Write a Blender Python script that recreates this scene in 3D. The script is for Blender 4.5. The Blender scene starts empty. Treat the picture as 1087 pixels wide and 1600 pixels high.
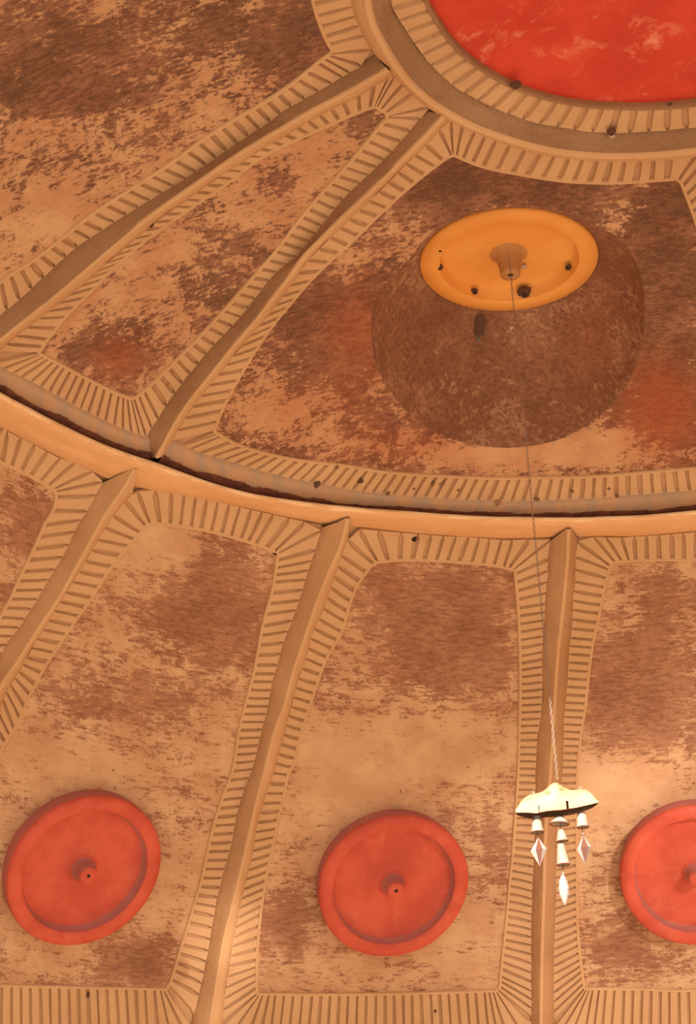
import bpy, math, random
import numpy as np
from mathutils import Vector, Matrix, noise
random.seed(7); rng = np.random.default_rng(7)
C = bpy.context.scene.collection
W, H = 1087, 1600
R = 5.0                                              # radius of the apse, metres; sphere centre at the origin

# ---------------------------------------------------------------- camera
FPX = 3216.8; PIT = 0.43089; ROLL = -0.0513
CAM = np.array([-0.21195, -0.97110, 0.19355]) * R
_fw = np.array([0, math.cos(PIT), math.sin(PIT)]); _rt = np.array([1.0, 0, 0]); _up = np.cross(_rt, _fw)
c_, s_ = math.cos(ROLL), math.sin(ROLL)
RT = c_*_rt + s_*_up; UP = -s_*_rt + c_*_up; FW = _fw
cd = bpy.data.cameras.new('camera'); cam = bpy.data.objects.new('camera', cd); C.objects.link(cam)
cd.sensor_fit = 'VERTICAL'; cd.sensor_height = 36; cd.sensor_width = 36*W/H; cd.lens = 36*FPX/H
cd.clip_start = 0.05; cd.clip_end = 200
cam.matrix_world = Matrix(((RT[0], UP[0], -FW[0], CAM[0]), (RT[1], UP[1], -FW[1], CAM[1]), (RT[2], UP[2], -FW[2], CAM[2]), (0, 0, 0, 1)))
bpy.context.scene.camera = cam

# ---------------------------------------------------------------- light
sc = bpy.context.scene
sc.view_settings.view_transform = 'Standard'; sc.view_settings.look = 'None'
sc.view_settings.gamma = 1; sc.view_settings.use_curve_mapping = False
sc.view_settings.exposure = 0.46
world = bpy.data.worlds.new('sky'); sc.world = world; world.use_nodes = True
wn = world.node_tree.nodes; wl = world.node_tree.links; wn.clear()
wo = wn.new('ShaderNodeOutputWorld'); bg = wn.new('ShaderNodeBackground'); sky = wn.new('ShaderNodeTexSky')
SUN_EL, SUN_AZ = math.radians(35.5), math.radians(-14)   # sun stands behind the camera, a little to its left
sky.sky_type = 'NISHITA'; sky.sun_disc = False; sky.sun_elevation = SUN_EL
sky.sun_rotation = math.radians(180) + SUN_AZ
bg.inputs['Strength'].default_value = 0.10
wl.new(sky.outputs[0], bg.inputs[0]); wl.new(bg.outputs[0], wo.inputs[0])
sd = bpy.data.lights.new('sun', 'SUN'); sd.energy = 11.0; sd.angle = math.radians(0.53); sd.color = (1.0, 0.93, 0.82)
sun = bpy.data.objects.new('sun', sd); C.objects.link(sun); sun.location = (0, -12, 12)
_sd = Vector((math.sin(SUN_AZ)*math.cos(SUN_EL), -math.cos(SUN_AZ)*math.cos(SUN_EL), math.sin(SUN_EL)))
sun.rotation_euler = _sd.to_track_quat('Z', 'Y').to_euler()

# sunlight thrown back by a window pane across the yard: soft small patches on the lower tier
def glint(name, at_, energy, deg, blend=.9):
    ld = bpy.data.lights.new(name, 'SPOT'); ld.energy = energy; ld.spot_size = math.radians(deg); ld.spot_blend = blend
    ld.shadow_soft_size = .05; ld.color = (1, .9, .78)
    o = bpy.data.objects.new(name, ld); C.objects.link(o); o.location = (5.6, -7.0, 2.9)
    o.rotation_euler = (Vector(at_)-o.location).to_track_quat('-Z', 'Y').to_euler()
GL = ((1110, 1350, 2100, 10.5), (985, 1232, 1500, 2.8), (1050, 1215, 700, 3.2), (330, 1462, 2600, 1.6), (395, 1466, 2400, 1.5), (335, 1545, 2000, 2.0), (740, 1290, 1500, 2.4))

# ---------------------------------------------------------------- geometry helpers
A0, D = -0.0768, 0.3494                              # azimuth of the rib behind the chime, rib spacing
def nrm(v): v = np.asarray(v, float); return v/np.linalg.norm(v, axis=-1, keepdims=True)
def ray(x, y): return nrm(FW + RT*(x-W/2)/FPX - UP*(y-H/2)/FPX)
def V(x, y, r=R):
    """direction (from the dome's centre) of the dome point of radius r seen in that part of the photograph"""
    v = ray(x, y); b = CAM@v; q = b*b-(CAM@CAM-r*r)
    return nrm(CAM+(-b+math.sqrt(max(q, 0)))*v)
def rotz(v, k):
    a = k*D; c, s = math.cos(a), math.sin(a); v = np.asarray(v)
    return np.stack([c*v[..., 0]-s*v[..., 1], s*v[..., 0]+c*v[..., 1], v[..., 2]], -1)
def RV(x, y, k, r=R): return rotz(V(x, y, r), k)
def sph(az, lat): return np.array([math.cos(lat)*math.sin(az), math.cos(lat)*math.cos(az), math.sin(lat)])
def azlat(v): return math.atan2(v[0], v[1]), math.asin(max(-1, min(1, v[2])))
def proj(P):
    d = np.asarray(P)-CAM; z = d@FW
    return np.stack([W/2+FPX*(d@RT)/z, H/2-FPX*(d@UP)/z], -1)
def poly(pts, n, smooth=True):
    """resample a polyline of directions to n points, evenly by length"""
    P = np.array(pts, float)
    if smooth and len(P) > 2:                        # Catmull-Rom
        Q = []
        E = np.vstack([2*P[0]-P[1], P, 2*P[-1]-P[-2]])
        for i in range(1, len(E)-2):
            for t in np.linspace(0, 1, 8, endpoint=False):
                a, b, c, d = E[i-1], E[i], E[i+1], E[i+2]
                Q.append(.5*((2*b)+(-a+c)*t+(2*a-5*b+4*c-d)*t*t+(-a+3*b-3*c+d)*t**3))
        Q.append(P[-1]); P = np.array(Q)
    s = np.concatenate([[0], np.cumsum(np.linalg.norm(np.diff(P, axis=0), axis=1))])
    u = np.linspace(0, s[-1], n)
    return nrm(np.stack([np.interp(u, s, P[:, k]) for k in range(3)], -1))

def tag(o, label=None, cat=None, group=None, kind=None):
    if label: o['label'] = label
    if cat: o['category'] = cat
    if group: o['group'] = group
    if kind: o['kind'] = kind
    return o
def thing(name, label, cat, loc, group=None):
    o = bpy.data.objects.new(name, None); C.objects.link(o); o.location = loc; o.empty_display_size = .1
    return tag(o, label, cat, group)
WLOC = {}
def wloc(o):
    p = np.zeros(3)
    while o is not None: p = p+np.array(o.location); o = o.parent
    return p
def obj(name, verts, faces, mat, parent=None, origin=None, smooth=True, stain_or_highlight=None, tone=None, uv=None):
    verts = np.asarray(verts, float)
    pl = wloc(parent) if parent is not None else np.zeros(3)
    org = np.asarray(origin, float) if origin is not None else (pl if parent is not None else verts.mean(0))
    me = bpy.data.meshes.new(name); me.from_pydata((verts-org).tolist(), [], [list(map(int, f)) for f in faces])
    me.materials.append(mat)
    if smooth: me.polygons.foreach_set('use_smooth', [True]*len(me.polygons))
    for nm, a in (('stain_or_highlight', stain_or_highlight), ('tone', tone)):
        if a is not None:
            at = me.attributes.new(nm, 'FLOAT', 'POINT'); at.data.foreach_set('value', np.asarray(a, float).ravel())
    if uv is not None:
        at = me.attributes.new('surf', 'FLOAT_VECTOR', 'POINT')
        u3 = np.zeros((len(verts), 3)); u3[:, :2] = uv; at.data.foreach_set('vector', u3.ravel())
    me.update()
    o = bpy.data.objects.new(name, me); C.objects.link(o); o.location = org-pl; o.parent = parent
    return o
def gridfaces(nr, nc, closed=False):
    F = []
    for i in range(nr-1):
        for j in range(nc if closed else nc-1):
            k = (j+1) % nc
            F.append((i*nc+j, i*nc+k, (i+1)*nc+k, (i+1)*nc+j))
    return F
def surfuv(P):
    """metric coordinates on the dome: along the parallel, along the meridian"""
    d = nrm(P); az = np.arctan2(d[:, 0], d[:, 1]); lat = np.arcsin(np.clip(d[:, 2], -1, 1))
    return np.stack([az*np.cos(lat)*R, lat*R], -1)
def rough(P, amp, f=9.0, seed=0.0):
    """push points along the dome's radius by a little noise: hand-laid plaster"""
    out = np.array(P)
    for i, p in enumerate(out):
        d = nrm(p); out[i] = p+d*amp*noise.fractal(Vector(p*f)+Vector((seed, 0, 0)), 1.0, 2.0, 3)
    return out

# ---------------------------------------------------------------- materials
def mat(name, rough_=0.85):
    m = bpy.data.materials.new(name); m.use_nodes = True; n = m.node_tree.nodes; l = m.node_tree.links
    b = n['Principled BSDF']; b.inputs['Roughness'].default_value = rough_
    b.inputs['Specular IOR Level'].default_value = 0.25
    return m, n, l, b
def srgb(r, g, b):
    f = lambda c: ((c/255+.055)/1.055)**2.4 if c > 10 else c/255/12.92
    return (f(r), f(g), f(b), 1)
def mix(n, l, fac, a, b, mode='MIX'):
    x = n.new('ShaderNodeMix'); x.data_type = 'RGBA'; x.blend_type = mode
    for sk, v in ((0, fac), (6, a), (7, b)):
        if hasattr(v, 'links'): l.new(v, x.inputs[sk])
        else: x.inputs[sk].default_value = v
    return x.outputs[2]
def nz(n, l, vec, scale, detail=6, rough_=.6, dist=0.0):
    t = n.new('ShaderNodeTexNoise'); t.inputs['Scale'].default_value = scale; t.inputs['Detail'].default_value = detail
    t.inputs['Roughness'].default_value = rough_; t.inputs['Distortion'].default_value = dist
    if vec is not None: l.new(vec, t.inputs['Vector'])
    return t.outputs['Fac']
def math_(n, l, op, *a):
    x = n.new('ShaderNodeMath'); x.operation = op
    for i, v in enumerate(a):
        if hasattr(v, 'links'): l.new(v, x.inputs[i])
        else: x.inputs[i].default_value = v
    return x.outputs[0]
def ramp(n, l, fac, lo, hi):
    x = n.new('ShaderNodeMapRange'); x.interpolation_type = 'SMOOTHSTEP'
    x.inputs[1].default_value = lo; x.inputs[2].default_value = hi
    l.new(fac, x.inputs[0]); return x.outputs[0]
def bump(n, l, b, h, strength=.4, dist=.01):
    x = n.new('ShaderNodeBump'); x.inputs['Strength'].default_value = strength; x.inputs['Distance'].default_value = dist
    l.new(h, x.inputs['Height']); l.new(x.outputs[0], b.inputs['Normal'])
def geo_pos(n): return n.new('ShaderNodeNewGeometry').outputs['Position']
def attr(n, name, out='Fac'):
    a = n.new('ShaderNodeAttribute'); a.attribute_name = name; return a.outputs[out]
def mapping(n, l, v, s):
    m = n.new('ShaderNodeMapping'); m.inputs['Scale'].default_value = s; l.new(v, m.inputs['Vector']); return m.outputs[0]

def stained(name, base, base2, dark, dark2, sx=1.0, sy=2.4, scale=7.0, fine=1.0, use_pos=False):
    """sandy silt-cast concrete with flaking red-brown pigment; the 'stain' attribute says where much pigment is left"""
    m, n, l, b = mat(name)
    uvv = attr(n, 'surf', 'Vector'); st = attr(n, 'stain_or_highlight'); tn = attr(n, 'tone'); pos = geo_pos(n)
    if use_pos: uvv = pos
    uva = mapping(n, l, uvv, (sx, sy, 1))
    big = nz(n, l, uvv, 2.2, 3, .5)
    f1 = nz(n, l, uva, scale, 14, .74, .35)
    f2 = nz(n, l, mapping(n, l, uvv, (sx*.7, sy*1.6, 1)), scale*3.2*fine, 8, .7, .2)
    f3 = nz(n, l, mapping(n, l, uvv, (.4, 3.0, 1) if not use_pos else (.6, 2.0, 2.0)), 9, 8, .7, .3)
    f5 = nz(n, l, mapping(n, l, uvv, (3.0, .3, 1) if not use_pos else (3.2, .35, 1.5)), 10, 6, .7, .2)
    f4 = nz(n, l, uva, 75, 5, .7)
    s = math_(n, l, 'ADD', math_(n, l, 'MULTIPLY', f1, .36), math_(n, l, 'MULTIPLY', f2, .28))
    s = math_(n, l, 'ADD', s, math_(n, l, 'MULTIPLY', f3, .11))
    s = math_(n, l, 'ADD', s, math_(n, l, 'MULTIPLY', f5, .08))
    s = math_(n, l, 'ADD', s, math_(n, l, 'MULTIPLY', f4, .20))
    s = math_(n, l, 'ADD', s, math_(n, l, 'MULTIPLY', math_(n, l, 'SUBTRACT', big, .5), .16))
    s = math_(n, l, 'ADD', s, math_(n, l, 'MULTIPLY', math_(n, l, 'SUBTRACT', st, .5), .34))
    flake = ramp(n, l, s, .508, .528)
    wash = ramp(n, l, s, .42, .56)
    tone = nz(n, l, uvv, 5, 6, .6)
    basec = mix(n, l, ramp(n, l, tone, .35, .65), base, base2)
    darkc = mix(n, l, ramp(n, l, nz(n, l, pos, 4.5, 6, .65), .4, .62), dark, dark2)
    c1 = mix(n, l, math_(n, l, 'MULTIPLY', wash, .30), basec, darkc)
    c2 = mix(n, l, math_(n, l, 'MULTIPLY', flake, .78), c1, darkc)
    deep = ramp(n, l, math_(n, l, 'ADD', math_(n, l, 'MULTIPLY', f2, .5), math_(n, l, 'MULTIPLY', s, .6)), .575, .66)
    c3 = mix(n, l, math_(n, l, 'MULTIPLY', deep, .55), c2, tuple(v*.6 for v in dark2[:3])+(1,))
    fl2 = ramp(n, l, nz(n, l, uva, scale*5, 8, .75), .60, .64)
    c4 = mix(n, l, math_(n, l, 'MULTIPLY', fl2, .5), c3, base2)
    red = ramp(n, l, tn, 0, 1)
    c5 = mix(n, l, math_(n, l, 'MULTIPLY', red, .5), c4, srgb(176, 84, 44), 'MIX')
    l.new(c5, b.inputs['Base Color'])
    h = math_(n, l, 'SUBTRACT', math_(n, l, 'MULTIPLY', nz(n, l, pos, 40, 6, .7), .6), math_(n, l, 'MULTIPLY', flake, .25))
    bump(n, l, b, h, .35, .008)
    return m
SAND, SAND2 = srgb(202, 162, 124), srgb(190, 148, 110)
M_FIELD = stained('flaking pigment on sand plaster', SAND, srgb(188, 142, 106), srgb(158, 108, 80), srgb(140, 88, 64), 1.0, 1.5, 9)
M_FIELD_HI = stained('dark flaking pigment', srgb(200, 156, 116), srgb(186, 134, 98), srgb(132, 86, 66), srgb(96, 60, 46), 1.0, 1.0, 13, 1.0, True)
M_CONE = stained('rubbed brown pigment', srgb(176, 134, 102), srgb(166, 120, 90), srgb(142, 96, 72), srgb(122, 78, 58), 1.2, 1.0, 14, 1.2, True)

def plaster(name, c1, c2, c3, bs=.35, scale=14, r=.85, spots=.5):
    m, n, l, b = mat(name, r); pos = geo_pos(n)
    a = ramp(n, l, nz(n, l, pos, 3.0, 6, .6), .35, .65)
    c = mix(n, l, a, c1, c2)
    d = ramp(n, l, nz(n, l, pos, scale*2.2, 8, .75), .56, .72)
    c = mix(n, l, math_(n, l, 'MULTIPLY', d, spots), c, c3)
    l.new(c, b.inputs['Base Color'])
    h = math_(n, l, 'ADD', nz(n, l, pos, scale*4, 6, .7), math_(n, l, 'MULTIPLY', nz(n, l, pos, scale, 4, .6), 1.5))
    bump(n, l, b, h, bs, .01); return m
M_TOOTH = plaster('sand cast border', srgb(200, 158, 118), srgb(190, 148, 108), srgb(170, 126, 90), .3)
M_BASE = plaster('groove bed', srgb(188, 146, 108), srgb(178, 136, 98), srgb(158, 116, 82), .3)
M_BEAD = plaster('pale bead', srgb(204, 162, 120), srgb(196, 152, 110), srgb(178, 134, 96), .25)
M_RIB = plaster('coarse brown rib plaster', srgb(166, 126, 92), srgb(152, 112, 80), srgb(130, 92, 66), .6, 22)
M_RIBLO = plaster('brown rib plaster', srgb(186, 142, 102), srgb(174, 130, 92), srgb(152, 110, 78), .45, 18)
M_RING = plaster('coarse ring plaster', srgb(172, 134, 102), srgb(158, 120, 88), srgb(122, 88, 64), .9, 16)
M_STUB = plaster('rusty stub', srgb(120, 84, 62), srgb(96, 66, 50), srgb(66, 46, 36), .8, 60)
M_MUD = plaster('muddy stub', srgb(150, 108, 80), srgb(128, 88, 64), srgb(84, 58, 44), .6, 60)
M_HOLE = plaster('hole dark', srgb(60, 42, 32), srgb(48, 34, 28), srgb(30, 22, 18), .4, 60)
M_PALE = plaster('pale chip', srgb(196, 176, 150), srgb(180, 150, 122), srgb(150, 120, 96), .4, 60)
M_WALL = plaster('plain apse plaster', srgb(196, 154, 116), srgb(184, 142, 104), srgb(164, 120, 86), .4)

# smooth ledge: brighter, with a patchy cream highlight painted along its upper edge
def mk_ledge():
    m, n, l, b = mat('smooth ledge', .6); pos = geo_pos(n); uvv = attr(n, 'surf', 'Vector'); v = attr(n, 'stain_or_highlight')
    c = mix(n, l, ramp(n, l, nz(n, l, mapping(n, l, uvv, (1, 4, 1)), 3, 6, .6), .35, .65), srgb(222, 172, 124), srgb(212, 160, 112))
    k = math_(n, l, 'ADD', v, math_(n, l, 'MULTIPLY', math_(n, l, 'SUBTRACT', nz(n, l, mapping(n, l, uvv, (1, 5, 1)), 4, 8, .7), .5), 1.1))
    c = mix(n, l, math_(n, l, 'MULTIPLY', ramp(n, l, k, .80, .86), .7), c, srgb(240, 205, 160))
    c = mix(n, l, math_(n, l, 'MULTIPLY', ramp(n, l, nz(n, l, pos, 60, 6, .75), .62, .7), .4), c, srgb(190, 125, 78))
    l.new(c, b.inputs['Base Color']); bump(n, l, b, nz(n, l, pos, 12, 6, .6), .25, .01); return m
M_LEDGE = mk_ledge()
def mk_band():
    m, n, l, b = mat('weathered sheet band', .55); uvv = attr(n, 'surf', 'Vector'); v = attr(n, 'stain_or_highlight'); pos = geo_pos(n)
    c = mix(n, l, ramp(n, l, nz(n, l, mapping(n, l, uvv, (3, 1, 1)), 4, 6, .6), .4, .6), srgb(166, 138, 116), srgb(184, 142, 106))
    k = math_(n, l, 'ADD', v, math_(n, l, 'MULTIPLY', math_(n, l, 'SUBTRACT', nz(n, l, mapping(n, l, uvv, (1, 2.2, 1)), 3.2, 10, .68), .5), .95))
    rust = mix(n, l, ramp(n, l, nz(n, l, pos, 30, 6, .7), .4, .6), srgb(92, 56, 48), srgb(122, 74, 58))
    c = mix(n, l, ramp(n, l, k, .50, .54), c, rust)
    c = mix(n, l, math_(n, l, 'MULTIPLY', ramp(n, l, k, .98, 1.03), .8), c, srgb(176, 124, 92))
    l.new(c, b.inputs['Base Color']); bump(n, l, b, nz(n, l, pos, 25, 6, .6), .3, .005); return m
M_BAND = mk_band()
def pigment(name, a, a2, light, r=.6, dark=None, amt=.5, sc_=3):
    m, n, l, b = mat(name, r); pos = geo_pos(n); b.inputs['Specular IOR Level'].default_value = .35
    c = mix(n, l, ramp(n, l, nz(n, l, pos, sc_, 5, .6), .38, .62), a, a2)
    c = mix(n, l, math_(n, l, 'MULTIPLY', ramp(n, l, nz(n, l, pos, sc_*1.3, 9, .72, .4), .53, .72), amt), c, light)
    c = mix(n, l, math_(n, l, 'MULTIPLY', ramp(n, l, nz(n, l, pos, 55, 5, .7), .68, .72), .5), c, light)
    if dark: c = mix(n, l, math_(n, l, 'MULTIPLY', ramp(n, l, nz(n, l, pos, 7, 8, .7), .55, .75), .4), c, dark)
    l.new(c, b.inputs['Base Color']); bump(n, l, b, nz(n, l, pos, 30, 7, .65), .2, .006); return m
M_RED = pigment('red clay slip', srgb(202, 86, 62), srgb(186, 72, 52), srgb(208, 112, 88), .6, srgb(164, 68, 56), .5, 6)
M_REDSIDE = pigment('dusty shaded purple edge', srgb(178, 104, 96), srgb(164, 94, 86), srgb(184, 126, 112), .7, srgb(128, 64, 58), .4)  # dust plus the dim shade of the disc's side walls, put into the colour
M_REDTOP = pigment('faded red pigment', srgb(200, 62, 40), srgb(186, 50, 32), srgb(226, 140, 110), .6, srgb(170, 50, 30), .95, 4.6)
M_ORANGE = pigment('orange clay slip', srgb(232, 160, 78), srgb(226, 150, 68), srgb(234, 176, 100), .6, srgb(206, 136, 62), .3)

# ---------------------------------------------------------------- traced curves of the apse
HL = .052
T_H = .011                                           # height of the cast border teeth
lerp = lambda a, b, t: a*(1-t)+b*t
def idx_param(P, q):
    """position (as fraction of length) on dense polyline P nearest to q"""
    i = int(np.argmin(np.linalg.norm(P-q, axis=1))); return i/(len(P)-1)
def at(P, t):
    t = min(max(t, 0), 1)*(len(P)-1); i = min(int(t), len(P)-2); return nrm(lerp(P[i], P[i+1], t-i))

def tooth(name, parent, i0, i1, o0, o1, m=M_TOOTH, gap=.15, rb=R, h=T_H, seed=0):
    """one raised cast tooth between two grooves: inner edge i0-i1, outer edge o0-o1 (directions)"""
    r = random.Random(seed); L = []
    a, b = gap+r.uniform(-.035, .05), gap+r.uniform(-.035, .05)
    hh = h*r.uniform(.88, 1.08)
    j = lambda: r.uniform(-.0007, .0007)
    sk = r.uniform(-.05, .05); lo, hi = [[], []], [[], []]
    for t, g_ in ((0, 1.0), (.45, 1.0), (.86, .9), (1.02, .12)):
        p, q = lerp(i0, o0, t), lerp(i1, o1, t); w_ = sk*(4*t*(1-t))
        ga, gb, s_ = a*g_, b*g_, .10*(.3+.7*g_)
        lo[0].append(nrm(lerp(p, q, ga+w_))*(rb+.003)); lo[1].append(nrm(lerp(p, q, 1-gb+w_))*(rb+.003))
        hi[0].append(nrm(lerp(p, q, ga+s_+w_))*(rb-hh+j())); hi[1].append(nrm(lerp(p, q, 1-gb-s_+w_))*(rb-hh+j()))
    ce = nrm(i0+i1+o0+o1); V_ = lo[0]+hi[0]+hi[1]+lo[1]
    F = [(c*4+k, c*4+k+1, c*4+k+5, c*4+k+4) for c in range(3) for k in range(3)]+[(0, 4, 8, 12), (3, 7, 11, 15)]
    return obj(name, V_, F, m, parent, origin=ce*rb, smooth=False)

def strip(parent, inner, outer, keys, pitch, seed=0, name='border_tooth', m=M_TOOTH, rb=R, gap=.085):
    """teeth between a dense inner and a dense outer polyline; keys pair a point of one with a point of the other"""
    KI = [idx_param(inner, k[0]) for k in keys]; KO = [idx_param(outer, k[1]) for k in keys]
    c = 0
    for K_ in (KI, KO):                              # a closed outline starts and ends at the same corner
        if K_[0] > K_[1]+.4: K_[0] = 0.0
        if K_[-1] < K_[-2]-.4: K_[-1] = 1.0
    for a in range(len(keys)-1):
        p0, p1 = at(inner, KI[a]), at(inner, KI[a+1]); q0, q1 = at(outer, KO[a]), at(outer, KO[a+1])
        L = .5*(np.linalg.norm(p1-p0)+np.linalg.norm(q1-q0))*R
        n = max(1, int(round(L/(pitch if not isinstance(pitch, (list, tuple)) else pitch[min(a, len(pitch)-1)]))))
        ts = np.linspace(0, 1, n+1)
        for i in range(n):
            t0, t1 = ts[i], ts[i+1]
            tooth(name, parent, at(inner, lerp(KI[a], KI[a+1], t0)), at(inner, lerp(KI[a], KI[a+1], t1)),
                  at(outer, lerp(KO[a], KO[a+1], t0)), at(outer, lerp(KO[a], KO[a+1], t1)), m, gap, rb, seed=seed*1000+c)
            c += 1
def bed(parent, inner, outer, n=160, rb=R, name='groove_bed'):
    a, b = poly(inner, n, False), poly(outer, n, False)
    P = np.vstack([a*(rb+.001), nrm(lerp(a, b, .5))*(rb+.001), b*(rb+.001)])
    return obj(name, P, gridfaces(3, n), M_BASE, parent, origin=P.mean(0))
def bead(name, parent, line, width, height, m=M_BEAD, rb=R, n=None, closed=False, amp=.002):
    n = n or max(30, int(sum(np.linalg.norm(np.diff(line, axis=0), axis=1))*R/.03))
    L = poly(line, n, False)
    t = np.gradient(L, axis=0); t = nrm(t); side = nrm(np.cross(t, L))
    prof = [(-.5, -.004), (-.42, .55), (-.18, .95), (.18, .95), (.42, .55), (.5, -.004)]
    rows = []
    for s, h in prof:
        wob = np.array([1+.12*noise.noise(Vector(p*R*8)) for p in L])[:, None]
        rows.append(nrm(L+side*(s*width/R)*wob)*(rb-max(h, 0)*height*wob+(.004 if h < 0 else 0)))
    P = np.vstack(rows)
    return obj(name, P, gridfaces(len(prof), n), m, parent, origin=P.mean(0) if parent is None else P.mean(0))

def blobs(px, spec, base):
    d = np.full(len(px), base, float)
    for x, y, rx, ry, a in spec:
        d += a*np.exp(-(((px[:, 0]-x)/rx)**2+((px[:, 1]-y)/ry)**2))
    return np.clip(d, 0, 1.2)
def field(parent, loop, m, spec, base, tspec=(), rad=R-.004, K=60, M_=280, inner_loop=None, name='field', amp=.006):
    B = poly(np.vstack([loop, loop[:1]]), M_+1, False)[:-1]
    if inner_loop is None:
        c = nrm(B.mean(0)); I = np.repeat(c[None], M_, 0); ts = np.linspace(.004, 1, K)
    else:
        I = inner_loop; ts = np.linspace(0, 1, K)
    rows = [nrm(lerp(I, B, t))*rad for t in ts]
    P = np.vstack(rows)
    px = proj(P)
    Q = rough(P, amp, 2.2); 
    # keep both rims on the true surface
    wgt = np.ones(len(P)); wgt[-M_:] = 0; wgt[-2*M_:-M_] = .4
    if inner_loop is not None: wgt[:M_] = 0; wgt[M_:2*M_] = .4
    Q = P+(Q-P)*wgt[:, None]
    F = gridfaces(K, M_, True)
    if inner_loop is None: F.append(tuple(range(M_)))
    return obj(name, Q, F, m, parent, origin=P.mean(0), stain_or_highlight=blobs(px, spec, base), tone=blobs(px, tspec, 0), uv=surfuv(P))

def VV(L, r=R): return np.array([V(x, y, r) for x, y in L])
def RVV(L, k, r=R): return np.array([RV(x, y, k, r) for x, y in L])

# lower-tier edges
P2L_in = [(400,1552),(400,1500),(405,1435),(415,1370),(425,1320),(440,1250),(450,1205),(457,1195),(470,1140),(480,1110),(495,1065),(510,1025),(533,985),(546,940),(559,910),(583,877)]
P2T_in = [(583,877),(644,873),(719,877),(765,881),(804,889)]
P2R_in = [(804,889),(809,950),(812,1025),(812,1100),(809,1200),(806,1250),(801,1325),(796,1375),(789,1450),(779,1547)]
P2B_in = [(779,1547),(690,1550),(600,1552),(500,1553),(400,1552)]
R1R = [(345,1600),(350,1560),(360,1490),(370,1435),(380,1385),(393,1335),(400,1290),(420,1225),(430,1190),(443,1145),(455,1100),(465,1060),(478,1025),(488,985),(503,955),(515,920),(525,890),(533,865),(543,842)]
P2T_out = [(543,842),(561,826),(592,828),(625,831),(652,833),(690,836),(732,838),(764,841),(798,843),(824,842),(859,842)]
R0L = [(859,842),(856,873),(853,910),(850,950),(847,1000),(846,1050),(845,1100),(839,1150),(836,1200),(835,1250),(834,1300),(831,1375),(829,1450),(829,1500),(829,1600)]
BOT = 1648
R1L = [(503,821),(497,838),(492,855),(480,890),(470,925),(460,955),(445,990),(435,1025),(425,1060),(418,1100),(405,1150),(393,1200),(383,1225),(368,1275),(358,1325),(345,1370),(333,1425),(325,1475),(315,1525),(303,1575),(299,1600)]
R1ridge = [(543,809),(537,835),(530,858),(520,880),(505,915),(490,955),(475,1000),(458,1050),(445,1100),(430,1140),(415,1200),(405,1235),(390,1300),(375,1365),(360,1425),(348,1475),(340,1525),(328,1600)]
R0ridge = [(888,826),(886,875),(879,950),(871,1025),(866,1100),(860,1200),(855,1250),(852,1300),(849,1400),(846,1500),(845,1600)]
R0R = [(901,838),(899,875),(896,920),(894,960),(889,1015),(886,1060),(881,1110),(880,1160),(878,1200),(871,1275),(868,1375),(866,1450),(864,1525),(864,1570),(866,1600)]
R2L = [(160,753),(146,772),(135,795),(125,810),(105,850),(88,880),(70,910),(50,945),(30,975),(0,1020)]
R2ridge = [(211,732),(193,764),(168,799),(150,830),(125,876),(95,930),(65,975),(30,1030),(0,1078)]
R2R = [(0,1095),(30,1045),(55,1000),(85,950),(120,895),(150,845),(175,805),(190,784),(205,768)]
P1L_in = [(0,1170),(25,1130),(45,1085),(75,1030),(105,985),(140,935),(165,895),(200,850),(232,815)]
P1T_in = [(232,815),(300,823),(375,841),(434,862)]
P1T_out = [(205,768),(240,764),(287,772),(330,781),(400,797),(440,806),(473,814),(503,821)]
P1R_in = [(434,862),(425,920),(410,975),(398,1040),(385,1090),(373,1140),(363,1200),(345,1250),(330,1300),(315,1370),(300,1420),(285,1470),(265,1535),(259,1545)]
P0T_in = [(0,720),(25,731),(50,744),(88,766)]
P0T_out = [(0,668),(7,671),(21,677),(36,686),(50,692),(63,701),(80,707),(91,714),(113,721),(142,735),(160,753)]
P0R_in = [(88,766),(83,795),(70,815),(55,850),(35,890),(15,935),(0,962)]
P3T_in = [(954,877),(1000,874),(1040,873),(1087,872)]
P3T_out = [(901,838),(921,837),(959,839),(989,837),(1040,834),(1087,830)]
P3L_in = [(912,1544),(906,1500),(901,1440),(900,1350),(900,1250),(901,1200),(906,1150),(914,1100),(919,1050),(926,1000),(934,965),(944,915),(954,877)]
def ext(P, q):                                       # append rotated/off-frame points
    return np.vstack([P, q])
# off-frame continuations come from the neighbouring bay turned about the dome's axis
def tail(L, k, test): return RVV([p for p in L if test(p)], k)
R2L_d = np.vstack([VV(R2L), tail(R1L, 1, lambda p: p[1] > 1160)])
def ridge_dirs(L, tailL=None, k=0, test=None, r=R-HL):
    a = VV(L, r)
    if tailL: a = np.vstack([a, np.array([RV(x, y, k, r) for x, y in tailL if test((x, y))])])
    return a
R2R_d = np.vstack([tail(R1R, 1, lambda p: p[1] > 1200), VV(R2R)])
P1L_d = np.vstack([tail(P2L_in, 1, lambda p: p[1] > 1240), VV(P1L_in)])
P0R_d = np.vstack([VV(P0R_in), tail(P1R_in, 1, lambda p: p[1] > 1090)])

def loop(*sides):
    out = [sides[0]]
    for s in sides[1:]: out.append(s[1:])
    L = np.vstack(out)
    return L[:-1] if np.linalg.norm(L[0]-L[-1]) < .004 else L
def dense(*sides): return np.vstack([poly(s, 120) if i == 0 else poly(s, 120)[1:] for i, s in enumerate(sides)])

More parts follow.
